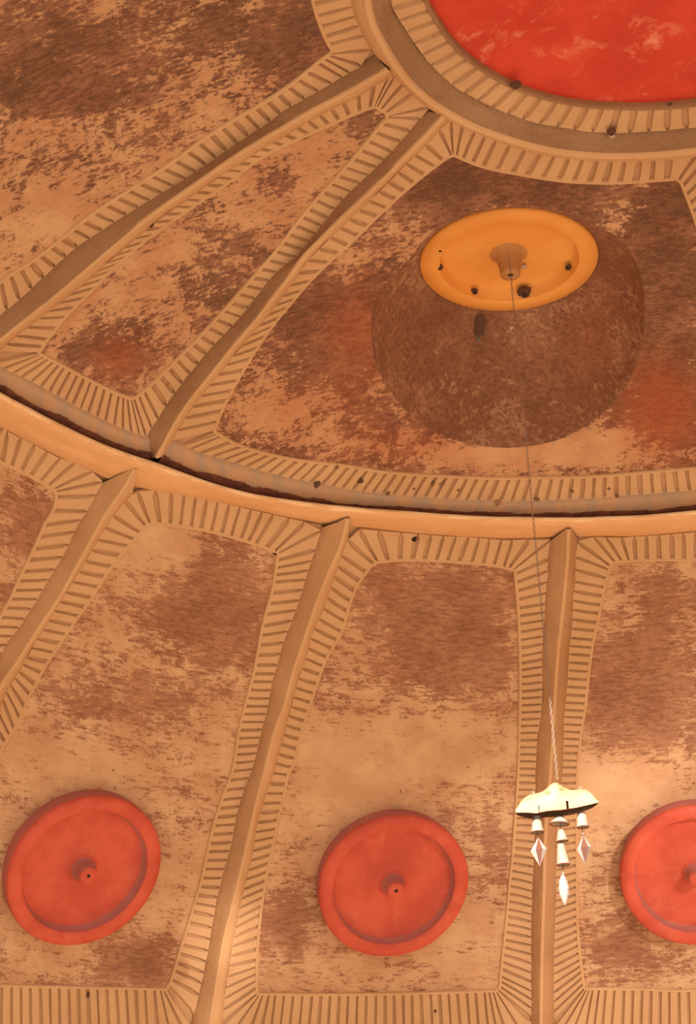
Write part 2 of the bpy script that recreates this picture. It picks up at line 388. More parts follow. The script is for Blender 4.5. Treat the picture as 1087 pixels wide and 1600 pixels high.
def lower_panel(label, Lin, Tin, Rin, Bin, Lout, Tout, Rout, Bout, keysL, keysT, keysR, keysB, spec, base, tspec=(), seed=1, pitL=(.042,.042,.041,.041,.043,.045,.050), pitR=(.043,.036,.035)):
    fl = loop(*[poly(s, 60) for s in (Lin, Tin, Rin, Bin)])
    c = nrm(fl.mean(0))*R
    t = thing('dome_panel', label, 'panel', c)
    field(t, fl, M_FIELD, spec, base, tspec)
    dl = dense(Lin, Tin, Rin, Bin)
    do = dense(Lout, Tout, Rout, Bout)
    bed(t, dl, do, 400)
    # the pale bead runs round the field; the teeth stand between it and the ribs
    bead('edge_bead', t, np.vstack([dl, dl[:1]]), .017, .0145)
    for ks, pit, sd_ in ((keysL, pitL, 1), (keysT, .046, 2), (keysR, pitR, 3), (keysB, .042, 4)):
        if ks: strip(t, dl, do, ks, pit, seed*10+sd_, gap=.06 if sd_ == 4 else .085)
    return t
K2 = lambda L: [(V(a, b), V(c, d)) for a, b, c, d in L]
K2r = lambda L, k: [(RV(a, b, k), RV(c, d, k)) for a, b, c, d in L]

P2kL = [(399,1550,348,1590),(400,1500,359,1510),(408,1430,375,1448),(440,1250,412,1252),(457,1195,430,1193),(495,1065,467,1060),(533,985,503,968),(572,892,531,866)]
P2kT = [(572,892,531,866),(579,877,543,842),(589,874,561,826),(606,874,592,828),(622,874,625,831),(644,874,652,834),(716,877,731,840),(754,880,764,842),(771,882,781,845),(786,884,798,845),(794,886,824,842),(801,887,859,845),(806,892,856,873)]
P2kR = [(806,892,856,873),(809,950,850,942),(812,1025,847,1018),(812,1100,845,1100),(809,1200,836,1197),(806,1290,834,1288),(797,1385,831,1390),(789,1465,829,1478),(781,1525,829,1550),(779,1545,827,1590)]
P2kB = [(779,1547,827,1595),(770,1549,800,BOT),(755,1550,765,BOT),(600,1552,600,BOT),(430,1553,415,BOT),(408,1553,375,BOT),(399,1550,348,1592)]
P2Bo = [(829,1600),(822,BOT),(765,BOT),(600,BOT),(415,BOT),(345,BOT),(345,1600)]

def side3(L, k): return RVV(L, k)

for i_, (x_, y_, e_, d_) in enumerate(GL): glint('reflected_sun', V(x_, y_)*R, e_, d_)

# ---------------------------------------------------------------- setting: backing shell, floor
REC_C = V(795, 515)
def shell(name, lat0, lat1, rad, front_y, m, skip=None):
    na, nl = 200, 50; P = []; keep = {}
    az = np.linspace(-2.35, 2.35, na); la = np.linspace(lat0, lat1, nl)
    for i in la:
        for a in az: P.append(sph(a, i)*rad)
    F = []
    for f in gridfaces(nl, na):
        c = np.mean([P[k] for k in f], 0)
        if c[1] < front_y: continue
        if skip is not None and np.linalg.norm(nrm(c)-skip) < .135: continue
        F.append(f)
    used = sorted({i for f in F for i in f}); mp = {u: i for i, u in enumerate(used)}
    P = np.array([P[u] for u in used]); F = [[mp[i] for i in f] for f in F]
    N = len(P); Q = P*((rad+.14)/rad); ed = {}
    for f in F:
        for i in range(4):
            e = (f[i], f[(i+1) % 4]); ed[tuple(sorted(e))] = ed.get(tuple(sorted(e)), 0)+1
    F2 = F+[[N+i for i in f[::-1]] for f in F]+[(a, b, N+b, N+a) for (a, b), c in ed.items() if c == 1]
    o = obj(name, np.vstack([P, Q]), F2, m, None, origin=(0, 0, 0), smooth=False)
    return tag(o, kind='structure')
seam = [(0,611),(55,640),(110,668),(166,695),(230,716),(260,726),(320,750),(390,770),(450,780),(544,790),(644,799),(719,803),(844,807),(959,806),(1087,796)]
SEAML = np.mean([azlat(V(*p))[1] for p in seam])
FRONT = -.8
sh_up = shell('ceiling', SEAML-.015, math.pi/2, R+.03, FRONT, M_WALL, REC_C)
sh_lo = shell('wall_back', -.13, SEAML+.0, R+.03, FRONT, M_WALL)
FZ = -.65
g = 30
m, n, l, b = mat('pale floor', .9)
pos = geo_pos(n)
fc = mix(n, l, nz(n, l, pos, 2, 8, .6), srgb(176, 160, 140), srgb(160, 144, 124)); l.new(fc, b.inputs['Base Color'])
bump(n, l, b, nz(n, l, pos, 20, 6, .6), .2, .01)
M_FLOOR = m
fl = obj('floor', [(-g, -g, FZ), (g, -g, FZ), (g, g, FZ), (-g, g, FZ)], [(0, 1, 2, 3)], M_FLOOR, None, origin=(0, 0, FZ), smooth=False); tag(fl, kind='structure')

# ---------------------------------------------------------------- lower tier: ribs and panels
def rib(label, Lf, Rg, Rf, mface, bw=.016, H_=.052, mright=None, n=150):
    """folded rib: left foot, left face, ridge, right face, right foot"""
    a, c = poly(Lf, n), poly(Rf, n); g_ = poly(Rg, n)
    t = nrm(np.gradient(g_, axis=0)); side = nrm(np.cross(t, g_))
    if np.mean(np.sum(side*(c-a), 1)) < 0: side = -side
    gl = nrm(g_-side*bw*.5/R); gr = nrm(g_+side*bw*.5/R)
    fade = np.ones(n)
    hh = np.full(n, H_)
    rows = [a*(R+.01), a*(R-T_H), nrm(lerp(a, gl, .33))*(R-T_H-(H_-T_H)*.36)[None] if False else nrm(lerp(a, gl, .33))*(R-T_H-(H_-T_H)*.36),
            nrm(lerp(a, gl, .66))*(R-T_H-(H_-T_H)*.68), gl*(R-H_), gr*(R-H_), nrm(lerp(gr, c, .5))*(R-T_H-(H_-T_H)*.5), c*(R-T_H), c*(R+.01)]
    P = np.vstack(rows); Q = rough(P, .010, 7, 3.3); w = np.ones(len(P)); w[:n] = 0; w[-n:] = 0; w[4*n:6*n] = .25
    P = P+(Q-P)*w[:, None]
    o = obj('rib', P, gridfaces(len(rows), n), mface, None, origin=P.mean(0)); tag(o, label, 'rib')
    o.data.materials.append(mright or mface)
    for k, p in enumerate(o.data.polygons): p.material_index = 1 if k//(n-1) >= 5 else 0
    bd = bead('ridge_bead', o, g_, bw*1.2, .006, rb=R-H_+.001)
    return o
# (direction lists, top to bottom)
def down(L, r=R): return VV(L, r)
R1L_d = np.vstack([VV(R1L), [V(292, BOT)]]); R1g_d = np.vstack([VV(R1ridge, R-HL), [V(319, BOT, R-HL)]]); R1R_d = np.vstack([VV(R1R[::-1]), [V(338, BOT)]])
R0L_d = np.vstack([VV(R0L), [V(829, BOT)]]); R0g_d = np.vstack([VV(R0ridge, R-HL), [V(845, BOT, R-HL)]]); R0R_d = np.vstack([VV(R0R), [V(868, BOT)]])
R2g_d = np.vstack([VV(R2ridge, R-HL), np.array([RV(x, y, 1, R-HL) for x, y in R1ridge+[(319, BOT)] if y > 1200])])
R2L_dd = np.vstack([VV(R2L), RVV([p for p in R1L+[(292, BOT)] if p[1] > 1160], 1)])
R2R_dd = np.vstack([VV(R2R[::-1]), RVV([p for p in R1R[::-1]+[(338, BOT)] if p[1] > 1200], 1)])
rib('tan folded wall rib rising straight up behind the hanging chime', R0L_d, R0g_d, R0R_d, M_RIBLO)
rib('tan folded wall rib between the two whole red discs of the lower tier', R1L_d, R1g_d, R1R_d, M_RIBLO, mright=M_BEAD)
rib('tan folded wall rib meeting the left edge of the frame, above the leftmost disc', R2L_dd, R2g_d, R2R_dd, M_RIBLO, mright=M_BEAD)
r3 = rib('tan folded wall rib just past the dark-stained panel at the right edge', rotz(R0L_d, -1), rotz(R0g_d, -1), rotz(R0R_d, -1), M_RIBLO)

# P2: the middle panel
lower_panel('tall brown-stained wall panel with the middle red disc, left of the hanging chime', VV(P2L_in), VV(P2T_in), VV(P2R_in), VV(P2B_in),
    VV(R1R), VV(P2T_out), VV(R0L), VV(P2Bo), K2(P2kL), K2(P2kT), K2(P2kR), K2(P2kB),
    [(690,940,130,60,.34),(640,1010,70,60,.12),(740,1040,90,60,.22),(600,900,50,40,.1),(560,1100,90,60,.05),(640,1180,160,50,-.14),(440,1450,50,50,.28),(770,1320,30,90,.15),(520,1180,60,60,-.15),(650,1500,120,40,-.05),(500,1050,30,80,.1),(560,1240,90,50,-.1)], .42, seed=2)
# P1
P1B_in = np.vstack([VV([(259,1545),(190,1543),(125,1542),(0,1539),(-60,1534)]), RVV([(400,1552)], 1)])
P1Bo = np.vstack([VV([(299,1600)]), VV([(292,BOT),(200,BOT),(100,BOT),(0,BOT-4),(-60,BOT-10)]), RVV([(345,BOT),(345,1600)], 1)])
P1kL = K2r(P2kL[:4], 1)+K2([(20,1140,2,1090),(75,1030,40,1022),(140,935,100,925),(200,850,152,838),(215,828,175,805)])
P1kT = K2([(215,828,175,805),(223,820,192,781),(232,816,213,768),(248,817,240,764),(264,818,266,768),(280,820,287,772),(375,841,390,795),(398,848,425,803),(415,854,448,808),(428,858,473,815),(434,864,500,828)])
P1kR = K2([(434,864,500,828),(433,872,491,858),(427,905,475,903),(410,975,455,968),(398,1040,430,1037),(385,1090,420,1092),(363,1200,393,1198),(345,1250,376,1246),(315,1370,346,1372),(300,1420,333,1428),(283,1475,324,1486),(268,1530,312,1550),(262,1542,303,1585)])
P1kB = [(V(259,1546), V(299,1598)), (V(248,1545), V(275,BOT)), (V(240,1545), V(248,BOT)), (V(0,1540), V(0,BOT-4)), (V(-60,1535), V(-60,BOT-10)), (RV(430,1553,1), RV(415,BOT,1)), (RV(408,1553,1), RV(375,BOT,1)), (RV(399,1550,1), RV(348,1592,1))]
lower_panel('tall brown-stained wall panel holding the leftmost red disc', P1L_d, VV(P1T_in), VV(P1R_in), P1B_in,
    R2R_d, VV(P1T_out), VV(R1L[0:]), P1Bo, P1kL, P1kT, P1kR, P1kB,
    [(290,960,130,55,.30),(370,1020,60,90,.15),(200,1090,130,50,.2),(380,870,60,40,.12),(215,1500,45,35,.55),(60,1230,60,60,.05),(230,840,50,30,-.25),(150,1200,140,30,-.12),(240,1250,60,60,-.05),(330,900,60,40,.1),(60,1500,120,30,-.05)], .42, [(290,1370,30,60,.25)], seed=1, pitR=(.046,.046,.046,.044,.040,.038,.040,.041,.046,.048))
# P0
P0L_in = RVV(P2L_in, 2)
P0B_in = np.vstack([RVV([(259,1545),(190,1543),(125,1542)], 1), RVV([(600,1552),(500,1553),(400,1552)], 2)])
P0Bo = np.vstack([RVV([(299,1600),(292,BOT),(200,BOT),(125,BOT)], 1), RVV([(600,BOT),(415,BOT),(345,BOT),(345,1600)], 2)])
P0T_ind = np.vstack([RVV([(583,877),(644,873)], 2), VV(P0T_in)]); P0T_outd = np.vstack([RVV([(543,842),(561,826),(592,828),(652,833)], 2), VV(P0T_out)])
P0kT = K2r(P2kT[0:6], 2)+K2([(2,722,9,670),(30,736,52,692),(60,752,91,714),(72,758,115,722),(80,763,142,735),(86,766,158,752),(88,772,148,770)])
P0kR = K2([(88,772,148,770),(83,795,135,797),(70,820,124,812),(35,890,85,885),(0,962,38,962)])+K2r([(345,1250,376,1246),(300,1420,333,1428),(268,1530,312,1550),(262,1542,303,1585)], 1)
lower_panel('finely speckled reddish wall panel cut by the left edge of the frame', P0L_in, P0T_ind, P0R_d, P0B_in,
    RVV(R1R, 2), P0T_outd, R2L_d, P0Bo, K2r(P2kL, 2), P0kT, P0kR, K2r(P2kB[:3], 2)[:0],
    [(40,810,60,50,.2),(0,900,60,60,.1)], .42, [(20,830,60,80,.15)], seed=3, pitR=(.049,.049,.049,.047,.040))
# P3
P3L_d = VV(P3L_in); P3T_ind = np.vstack([VV(P3T_in), RVV([(765,881),(804,889)], -1)])
P3T_outd = np.vstack([VV(P3T_out), RVV([(732,838),(764,841),(798,843),(824,842),(859,842)], -1)])
P3B_in = np.vstack([RVV([(779,1547),(690,1550)], -1), VV([(1087,1546),(1000,1545),(912,1544)])])
P3Bo = np.vstack([RVV([(829,1600),(822,BOT),(765,BOT)], -1), VV([(1087,BOT),(1000,BOT),(925,BOT),(868,BOT),(866,1600)])])
P3kL = K2([(912,1544,866,1592),(906,1500,864,1518),(901,1440,866,1455),(900,1350,868,1358),(901,1200,878,1198),(914,1100,882,1098),(926,1000,891,995),(944,915,896,905),(950,890,899,870)])
P3kT = K2([(950,890,899,870),(952,880,905,842),(960,878,927,838),(971,877,948,839),(982,876,970,839),(992,876,990,838),(1087,872,1087,832)])+K2r(P2kT[7:], -1)
P3kB = K2r(P2kB[:3], -1)+K2([(1060,1546,1062,BOT),(945,1545,938,BOT),(925,1545,905,BOT),(912,1544,866,1594)])
lower_panel('tall dark-stained wall panel right of the chime, cut by the right edge', P3L_d, P3T_ind, RVV(P2R_in, -1), P3B_in,
    VV(R0R[::-1]), P3T_outd, RVV(R0L, -1), P3Bo, P3kL, P3kT, K2r(P2kR, -1), P3kB,
    [(1000,1070,110,90,.34),(1060,930,60,50,.22),(1050,1150,80,40,.1),(970,1470,45,50,.28),(980,1230,70,30,-.3),(930,1250,30,60,-.1),(1040,1500,60,30,.1)], .42, seed=4, pitL=(.038,.038,.036,.035,.036,.038,.041,.043))

# ---------------------------------------------------------------- the ledge between the tiers, and the sheet band above it
def latcurve(pts, az0, az1, n=260, r=R):
    """a ring round the dome's axis: latitude as traced where the photo shows it, held constant beyond"""
    al = sorted([azlat(V(*p, r)) for p in pts])
    a = [q[0] for q in al]; t = [q[1] for q in al]
    az = np.linspace(az0, az1, n); return az, np.interp(az, a, t)
def sweep(name, parent, curves, radii, m, az0, az1, n=300, vs=None, amp=0, label=None, cat=None):
    rows = []; st = []
    for i, (cv, r) in enumerate(zip(curves, radii)):
        az, la = cv; rows.append(np.array([sph(a, t)*r for a, t in zip(az, la)])); st += [vs[i] if vs else 0]*len(az)
    n = len(rows[0]); P = np.vstack(rows); uv = surfuv(P)
    if amp: P = rough(P, amp, 4, 5)
    o = obj(name, P, gridfaces(len(rows), n), m, parent, origin=(P.mean(0)), stain_or_highlight=st, uv=uv)
    if label: tag(o, label, cat)
    return o
AZ0, AZ1 = -1.66, 1.66
lip_bot = P0T_out[:-1]+[(205,766),(240,764),(287,772),(400,797),(473,814),(541,819),(592,828),(652,833),(732,838),(798,843),(870,838),(921,837),(959,839),(989,837),(1040,834),(1087,830)]
sv = latcurve(seam, AZ0, AZ1, r=R-.064); lb = latcurve(lip_bot, AZ0, AZ1, r=R-T_H)
sv0 = latcurve(seam, AZ0, AZ1, r=R-.01)
mixc = lambda a, b, t: (a[0], a[1]*(1-t)+b[1]*t)
def smoothc(c, k=9):
    w = np.ones(k)/k; y = np.convolve(np.pad(c[1], k//2, mode='edge'), w, 'valid'); return (c[0], y)
sv, lb = smoothc(sv, 7), smoothc(lb, 9)
lb2 = (lb[0], lb[1]-.001); lb3 = (lb[0], lb[1]-.028)
rise = (sv[0], sv[1]-.017)
ledge = sweep('ledge', None, [lb3, lb2, lb, mixc(lb, sv, .3), mixc(lb, sv, .6), mixc(lb, sv, .85), mixc(lb, sv, .97), rise],
    [R+.008, R+.008, R-T_H, R-.030, R-.052, R-.066, R-.062, R-.012], M_LEDGE, AZ0, AZ1, vs=[0, 0, 0, .25, .5, .78, .9, 1], amp=.006,
    label='smooth bright orange plaster ledge curving between the two tiers of the dome', cat='ledge')
# band
bt = [(0,575),(41,590),(74,610),(110,630),(146,648),(188,669),(218,681),(280,673+12),(292,702),(350,718),(425,740),(500,755),(544,764),(644,775),(744,781),(844,781),(944,776),(1044,768),(1087,765)]
BT = smoothc(latcurve(bt, AZ0, AZ1), 5)
def clip(c, a, b, n=120):
    az = np.linspace(a, b, n); return (az, np.interp(az, c[0], c[1]))
azU1 = azlat(V(240, 714))[0]
up1 = (sv[0], smoothc(sv0, 7)[1]-.0018)
def band(a, b, label):
    lo, hi = clip(up1, a, b), clip(BT, a, b)
    th = thing('metal_band', label, 'band', sph((a+b)/2, lo[1].mean())*R)
    sweep('sheet', th, [(hi[0], hi[1]+.003), hi, mixc(hi, lo, .2), mixc(hi, lo, .5), mixc(hi, lo, .8), mixc(hi, lo, .93), lo], [R+.01, R-.018, R-.020, R-.020, R-.020, R-.018, R+.03], M_BAND, a, b, vs=[0, 0, .1, .42, .72, .9, 1.0], amp=.003)
    return th
band(1.6, azU1+.006, 'weathered grey band with rusty lower edge, under the big dark brown panel')
band(azU1-.010, -1.6, 'weathered grey band with dark rust, under the slim panel at the left edge')
# dark recess behind the seam
dk = sweep('seam_gap', None, [(sv[0], sv0[1]-.03), (sv[0], sv0[1]+.02)], [R+.012, R+.012], M_HOLE, AZ0, AZ1, label='narrow dark open joint running above the orange ledge', cat='joint')

# ---------------------------------------------------------------- upper tier
U1ridge = [(694,180),(690,186),(644,234),(589,290),(544,332),(500,376),(475,402),(440,449),(400,500),(350,560),(320,597),(280,650),(245,715)]
U1L = [(669,170),(652,185),(638,202),(604,240),(574,270),(542,300),(500,350),(465,395),(425,427),(380,485),(325,545),(280,600),(245,650),(225,685),(235,716)]
U1R = [(704,184),(690,196),(650,237),(595,293),(550,335),(505,379),(481,404),(446,452),(406,503),(357,562),(327,598),(287,652),(252,712)]
U2ridge = [(606,108),(600,112),(543,145),(480,178),(450,196),(375,241),(300,293),(225,346),(165,396),(80,469),(0,532),(-25,560)]
U2L = [(584,86),(540,112),(500,136),(440,170),(425,183),(350,233),(280,280),(190,335),(115,385),(90,407),(50,445),(15,475),(0,488),(-40,528)]
U2R = [(612,114),(600,120),(548,150),(484,184),(455,201),(380,247),(305,299),(230,353),(172,403),(86,474),(0,541),(-20,566)]
HU = .058
def up_rib(label, Lf, Rg, Rf):
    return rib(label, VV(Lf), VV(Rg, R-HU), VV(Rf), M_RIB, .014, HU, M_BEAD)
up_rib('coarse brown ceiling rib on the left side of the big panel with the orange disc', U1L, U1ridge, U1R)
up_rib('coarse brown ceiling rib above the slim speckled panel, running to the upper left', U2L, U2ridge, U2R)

ringbead_o = [(547,0),(552,22),(559,37),(565,51),(577,74),(584,86)]           # where the left border's grooves end at the ring
# B: the big panel
B_L = [(333,672),(350,630),(380,575),(415,520),(450,475),(485,435),(520,400),(544,380),(589,335),(644,285),(704,238)]
B_T = [(704,238),(754,258),(824,272),(894,281),(969,283),(1061,277)]
B_B = [(1087,730),(944,742),(844,745),(744,745),(619,738),(544,727),(450,715),(375,695),(333,672)]
BLo = U1R[::-1]
AZM = A0-.5*D
def mir(P):                                          # mirror about the big panel's middle meridian
    P = np.asarray(P); out = []
    for v in P:
        a, t = azlat(v); out.append(sph(2*AZM-a, t))
    return np.array(out)
lBL = VV(B_L); azc, _ = azlat(V(1061, 277))
def fitR(P, top):                                    # mirrored left side, slid so that its top meets the traced corner
    Q = mir(P); a0, t0 = azlat(Q[0]); a1, t1 = azlat(top); out = []
    for v in Q:
        a, t = azlat(v); w = (t-azlat(Q[-1])[1])/(t0-azlat(Q[-1])[1]+1e-9); out.append(sph(a+(a1-a0)*w, t+(t1-t0)*w))
    return np.array(out)
rBR = fitR(lBL[::-1], V(1061, 277))
rBo = fitR(VV(BLo)[::-1], V(1110, 236))
B_Td = VV(B_T); B_To = VV([(704,184),(740,201),(774,216),(844,237),(944,247),(1019,246),(1087,240)]); B_To = np.vstack([B_To, rBo[:1]])
B_Bd = np.vstack([rBR[-1:], VV(B_B)]); B_Bo = np.vstack([rBo[-1:], VV([(1087,766),(1044,769),(944,777),(844,782),(744,782),(644,776),(544,765),(500,756),(425,741),(350,719),(292,703),(265,700),(252,712)])])
rib('coarse brown ceiling rib on the right side of the big dark brown panel', rBo, fitR(VV(U1ridge, R-HU), V(1116, 232)), fitR(VV(U1L), V(1142, 218)), M_RIB, .014, HU, M_RIB)
base_e = []                                          # rim of the recess on the dome's surface
base_px = [(795,322),(860,324),(910,340),(955,365),(985,395),(1003,440),(1006,500),(1000,550),(975,605),(935,650),(880,683),(820,697),(760,697),(700,683),(650,655),(612,615),(588,570),(579,520),(583,475),(605,440),(640,402),(660,375),(690,350),(740,330)]
def ell_loop(pts, M_):
    c = REC_C; P = VV(pts)
    return poly(np.vstack([P, P[:1]]), M_+1)[:-1]
bp = thing('dome_panel', 'big dark brown ceiling panel with the orange disc in its conical recess', 'panel', REC_C*R)
fl_ = loop(poly(lBL, 70), poly(B_Td, 70), poly(rBR, 70), poly(B_Bd, 70))
# match rim points to the panel's outline by bearing around the recess
MB_ = 360
e1 = nrm(np.cross([0, 0, 1.0], REC_C)); e2 = np.cross(REC_C, e1)
def by_bearing(Lp, N):
    ang = np.arctan2(Lp@e2, Lp@e1); o_ = np.argsort(ang); ang = ang[o_]; Lp = Lp[o_]
    th_ = np.linspace(-math.pi, math.pi, N, endpoint=False)
    return nrm(np.stack([np.interp(th_, ang, Lp[:, k], period=2*math.pi) for k in range(3)], -1))
rim = by_bearing(ell_loop(base_px, 400), MB_)
outl = by_bearing(poly(np.vstack([fl_, fl_[:1]]), 1400, False)[:-1], MB_)
specB = [(500,490,50,45,.42),(560,540,40,60,.25),(470,560,60,40,.1),(760,285,180,28,.35),(700,300,60,50,.2),(1035,450,50,160,.3),(1020,640,80,60,.25),(430,640,90,50,-.2),(600,700,120,25,-.1),(830,705,120,22,-.38),(640,360,60,50,-.1),(560,420,60,40,.05),(950,690,50,30,-.25),(1060,330,40,60,.2)]
Pf = []
K_ = 70
for t_ in np.linspace(0, 1, K_): Pf.append(nrm(lerp(rim, outl, t_))*(R-.004))
Pf = np.vstack(Pf); pxf = proj(Pf)
obj('field', Pf, gridfaces(K_, MB_, True), M_FIELD_HI, bp, origin=Pf.mean(0), stain_or_highlight=blobs(pxf, specB, .53), tone=blobs(pxf, [(1030,640,70,80,.9),(560,520,60,80,.5),(480,640,140,70,.3),(640,700,120,30,.4)], .12), uv=surfuv(Pf))
dl = dense(lBL, B_Td, rBR, B_Bd); do = dense(VV(BLo), B_To, rBo, B_Bo)
bed(bp, dl, do, 500); bead('edge_bead', bp, np.vstack([dl, dl[:1]]), .016, .0145)
strip(bp, dl, do, K2([(334,671,262,688),(337,655,277,668),(345,638,290,648),(380,575,340,583),(415,520,377,537),(485,435,452,445),(544,380,520,367),(589,335,562,325),(644,285,620,268),(680,256,652,240),(693,247,667,222),(703,240,684,203),(706,238,704,186)]), .049, 11)
strip(bp, dl, do, K2([(706,238,704,186),(712,241,722,193),(722,245,742,201),(754,258,774,216),(824,272,844,237),(894,281,908,245),(969,283,975,247),(1040,279,1042,245),(1061,277,1087,241)]), .050, 12)
strip(bp, dl, do, [(V(1061, 277), V(1087, 241)), (at(rBR, .02), rBo[0])]+[(at(poly(rBR, 200), t), at(poly(rBo, 200), t)) for t in (.12, .3, .5, .7, .9, .99)], .05, 13)
strip(bp, dl, do, [(B_Bd[0], B_Bo[0])]+K2([(1087,730,1092,766),(944,742,940,777),(844,745,832,782),(744,745,726,782),(619,738,594,771),(544,727,514,759),(450,715,414,738),(375,695,326,713),(345,680,292,703),(336,674,266,700),(334,671,262,690)]), .044, 14)
# recess wall up to the disc's plane
ZD = .985*R
def onplane(x, y, z=ZD): v = ray(x, y); return CAM+v*(z-CAM[2])/v[2]
NE = MB_
def disc_pt(a, k=1.0):
    ca, sa = math.cos(a), math.sin(a); tl = math.radians(-4.5)
    x, y = 140*ca*k, 79*sa*k
    return 795+x*math.cos(tl)-y*math.sin(tl), 403+x*math.sin(tl)+y*math.cos(tl)
DC = onplane(795, 400)
edge = np.array([onplane(*disc_pt(a)) for a in np.linspace(0, 2*math.pi, 200, endpoint=False)])
DC = edge.mean(0); DR = np.linalg.norm(edge-DC, axis=1).mean()
ang = np.arctan2((edge-DC)@e2, (edge-DC)@e1); oo = np.argsort(ang)
thl = np.linspace(-math.pi, math.pi, NE, endpoint=False)
edge_s = np.stack([np.interp(thl, ang[oo], edge[oo][:, k], period=2*math.pi) for k in range(3)], -1)
# the surface swells a little between rim and disc, like the inside of a bell
rows = []
r0 = rim*(R-.004)
for t_ in np.linspace(0, 1, 36):
    bul = math.sin(math.pi*t_)*.035
    P = lerp(r0, edge_s+np.array([0, 0, -.002]), t_)
    rows.append(P+nrm(P-lerp(r0.mean(0), DC, t_))*bul*.8+np.array([0, 0, bul*.6]))
rows.append(DC+(edge_s-DC)*.985+np.array([0, 0, .03])); rows.append(DC+(edge_s-DC)*.9+np.array([0, 0, .05])); NR_ = len(rows)
Pc = np.vstack(rows); pxc = proj(Pc)
obj('recess_wall', Pc, gridfaces(NR_, NE, True)+[tuple(range((NR_-1)*NE, NR_*NE))], M_CONE, bp, origin=Pc.mean(0), stain_or_highlight=blobs(pxc, [(690,520,80,60,.2),(900,560,60,80,.2),(780,600,80,60,-.05)], .56), tone=blobs(pxc, [(920,520,50,90,.3)], .12), uv=surfuv(Pc)+np.linalg.norm(Pc, axis=1)[:, None]*.6)
0 and bead('recess_rim', bp, poly(np.vstack([rim, rim[:1]]), 300, False), .014, .010, M_CONE and M_FIELD_HI if False else M_CONE)

# A: slim panel
A_L = [(58,549),(100,493),(145,448),(185,407),(240,362),(300,320),(360,279),(410,241),(480,207),(543,179),(583,163)]
A_T = [(583,163),(596,170),(609,179)]
A_R = [(609,179),(600,186),(576,215),(540,258),(480,325),(430,390),(395,430),(350,482),(300,535),(250,585),(208,623)]
A_B = [(208,623),(175,610),(125,585),(90,566),(58,549)]
ap = thing('dome_panel', 'slim tapering speckled ceiling panel between the two brown ribs', 'panel', V(330, 400)*R)
Al, At, Ar, Ab = VV(A_L), VV(A_T), VV(A_R), VV(A_B)
field(ap, loop(poly(Al, 70), poly(At, 30), poly(Ar, 70), poly(Ab, 40)), M_FIELD_HI, [(190,555,60,40,.28),(320,430,80,50,.08),(565,190,30,20,.3),(435,275,30,30,.2),(350,490,20,20,.2),(260,400,50,30,-.12),(500,235,40,30,-.15),(130,540,20,20,.2),(370,380,60,30,.12)], .44, [(185,560,50,50,.6)])
ALo, ATo, ARo, ABo = VV(U2R[::-1][0:]), VV([(612,114),(640,140),(660,158),(672,168)]), VV(U1L), VV([(225,690),(218,682),(188,670),(146,650),(110,632),(74,612),(41,592),(0,577),(-20,566)])
dl = dense(Al, At, Ar, Ab); do = dense(ALo, ATo, ARo, ABo)
bed(ap, dl, do, 400); bead('edge_bead', ap, np.vstack([dl, dl[:1]]), .016, .0145)
strip(ap, dl, do, K2([(59,547,-6,549),(72,527,22,523),(100,493,60,496),(145,448,106,457),(185,407,152,420),(300,320,275,320),(410,241,390,241),(480,207,464,196),(543,179,535,158),(576,166,580,131),(584,163,604,118)]), .043, 21)
strip(ap, dl, do, K2([(584,163,604,118),(587,165,614,116),(593,168,628,129),(600,173,642,142),(607,178,668,165),(608,181,652,185)]), .05, 22)
strip(ap, dl, do, K2([(608,181,652,185),(598,190,638,200),(576,215,608,236),(540,258,574,270),(480,325,512,337),(430,390,462,398),(395,430,418,438),(350,482,375,492),(300,535,322,550),(250,585,272,610),(222,610,245,650),(209,622,228,680)]), .043, 23)
strip(ap, dl, do, K2([(209,622,228,680),(205,621,219,682),(185,614,178,665),(150,598,135,645),(100,570,74,612),(75,557,30,588),(62,550,-2,576),(58,548,-12,560)]), .036, 24)

# PL: large speckled panel, upper left
PR_in = [(60,398),(145,331),(255,260),(330,206),(433,144),(510,84)]
L_R = VV([(-45,480),(0,437)]+PR_in)
ringlat_in = azlat(V(521, 84))[1]; 
L_T = VV([(510,84),(520,80),(511,64),(499,36),(488,0)])
lt_end = azlat(L_T[-1])
azf = -2.05
L_T = np.vstack([L_T, [sph(a, lt_end[1]) for a in np.linspace(lt_end[0]-.08, azf, 5)]])
lb_end = azlat(L_R[0])
L_Bt = np.array([sph(a, lb_end[1]) for a in np.linspace(azf+.25, lb_end[0], 6)])
L_F = np.array([L_T[-1], L_Bt[0]])
pp = thing('dome_panel', 'large flaking ceiling panel with near-black stains, filling the upper left', 'panel', V(150, 180)*R)
field(pp, loop(poly(L_R, 90), poly(L_T, 60), poly(L_F, 30, False), poly(L_Bt, 60)), M_FIELD_HI,
    [(60,150,120,30,.40),(30,250,90,30,.15),(80,70,300,50,.16),(360,30,120,60,.12),(480,120,60,70,.25),(250,330,160,50,-.1),(60,350,100,40,-.05),(170,150,100,30,.08),(260,420,60,60,-.1),(480,60,60,60,.15),(40,440,60,40,-.1),(100,380,120,60,-.08)], .44, [(430,150,100,100,.12)], K=110, M_=360)
L_Ro = VV([(-40,528),(0,488),(15,475),(50,445),(90,407),(115,385),(190,335),(280,280),(350,233),(425,183),(440,170),(500,136),(540,112),(584,86)])
L_To = VV(ringbead_o[::-1]); le = azlat(L_To[-1]); L_To = np.vstack([L_To, [sph(a, le[1]) for a in np.linspace(le[0]-.08, azf, 5)]])
dl = dense(L_R, L_T); do = dense(L_Ro, L_To)
bed(pp, dl, do, 300); bead('edge_bead', pp, dl, .016, .0145)
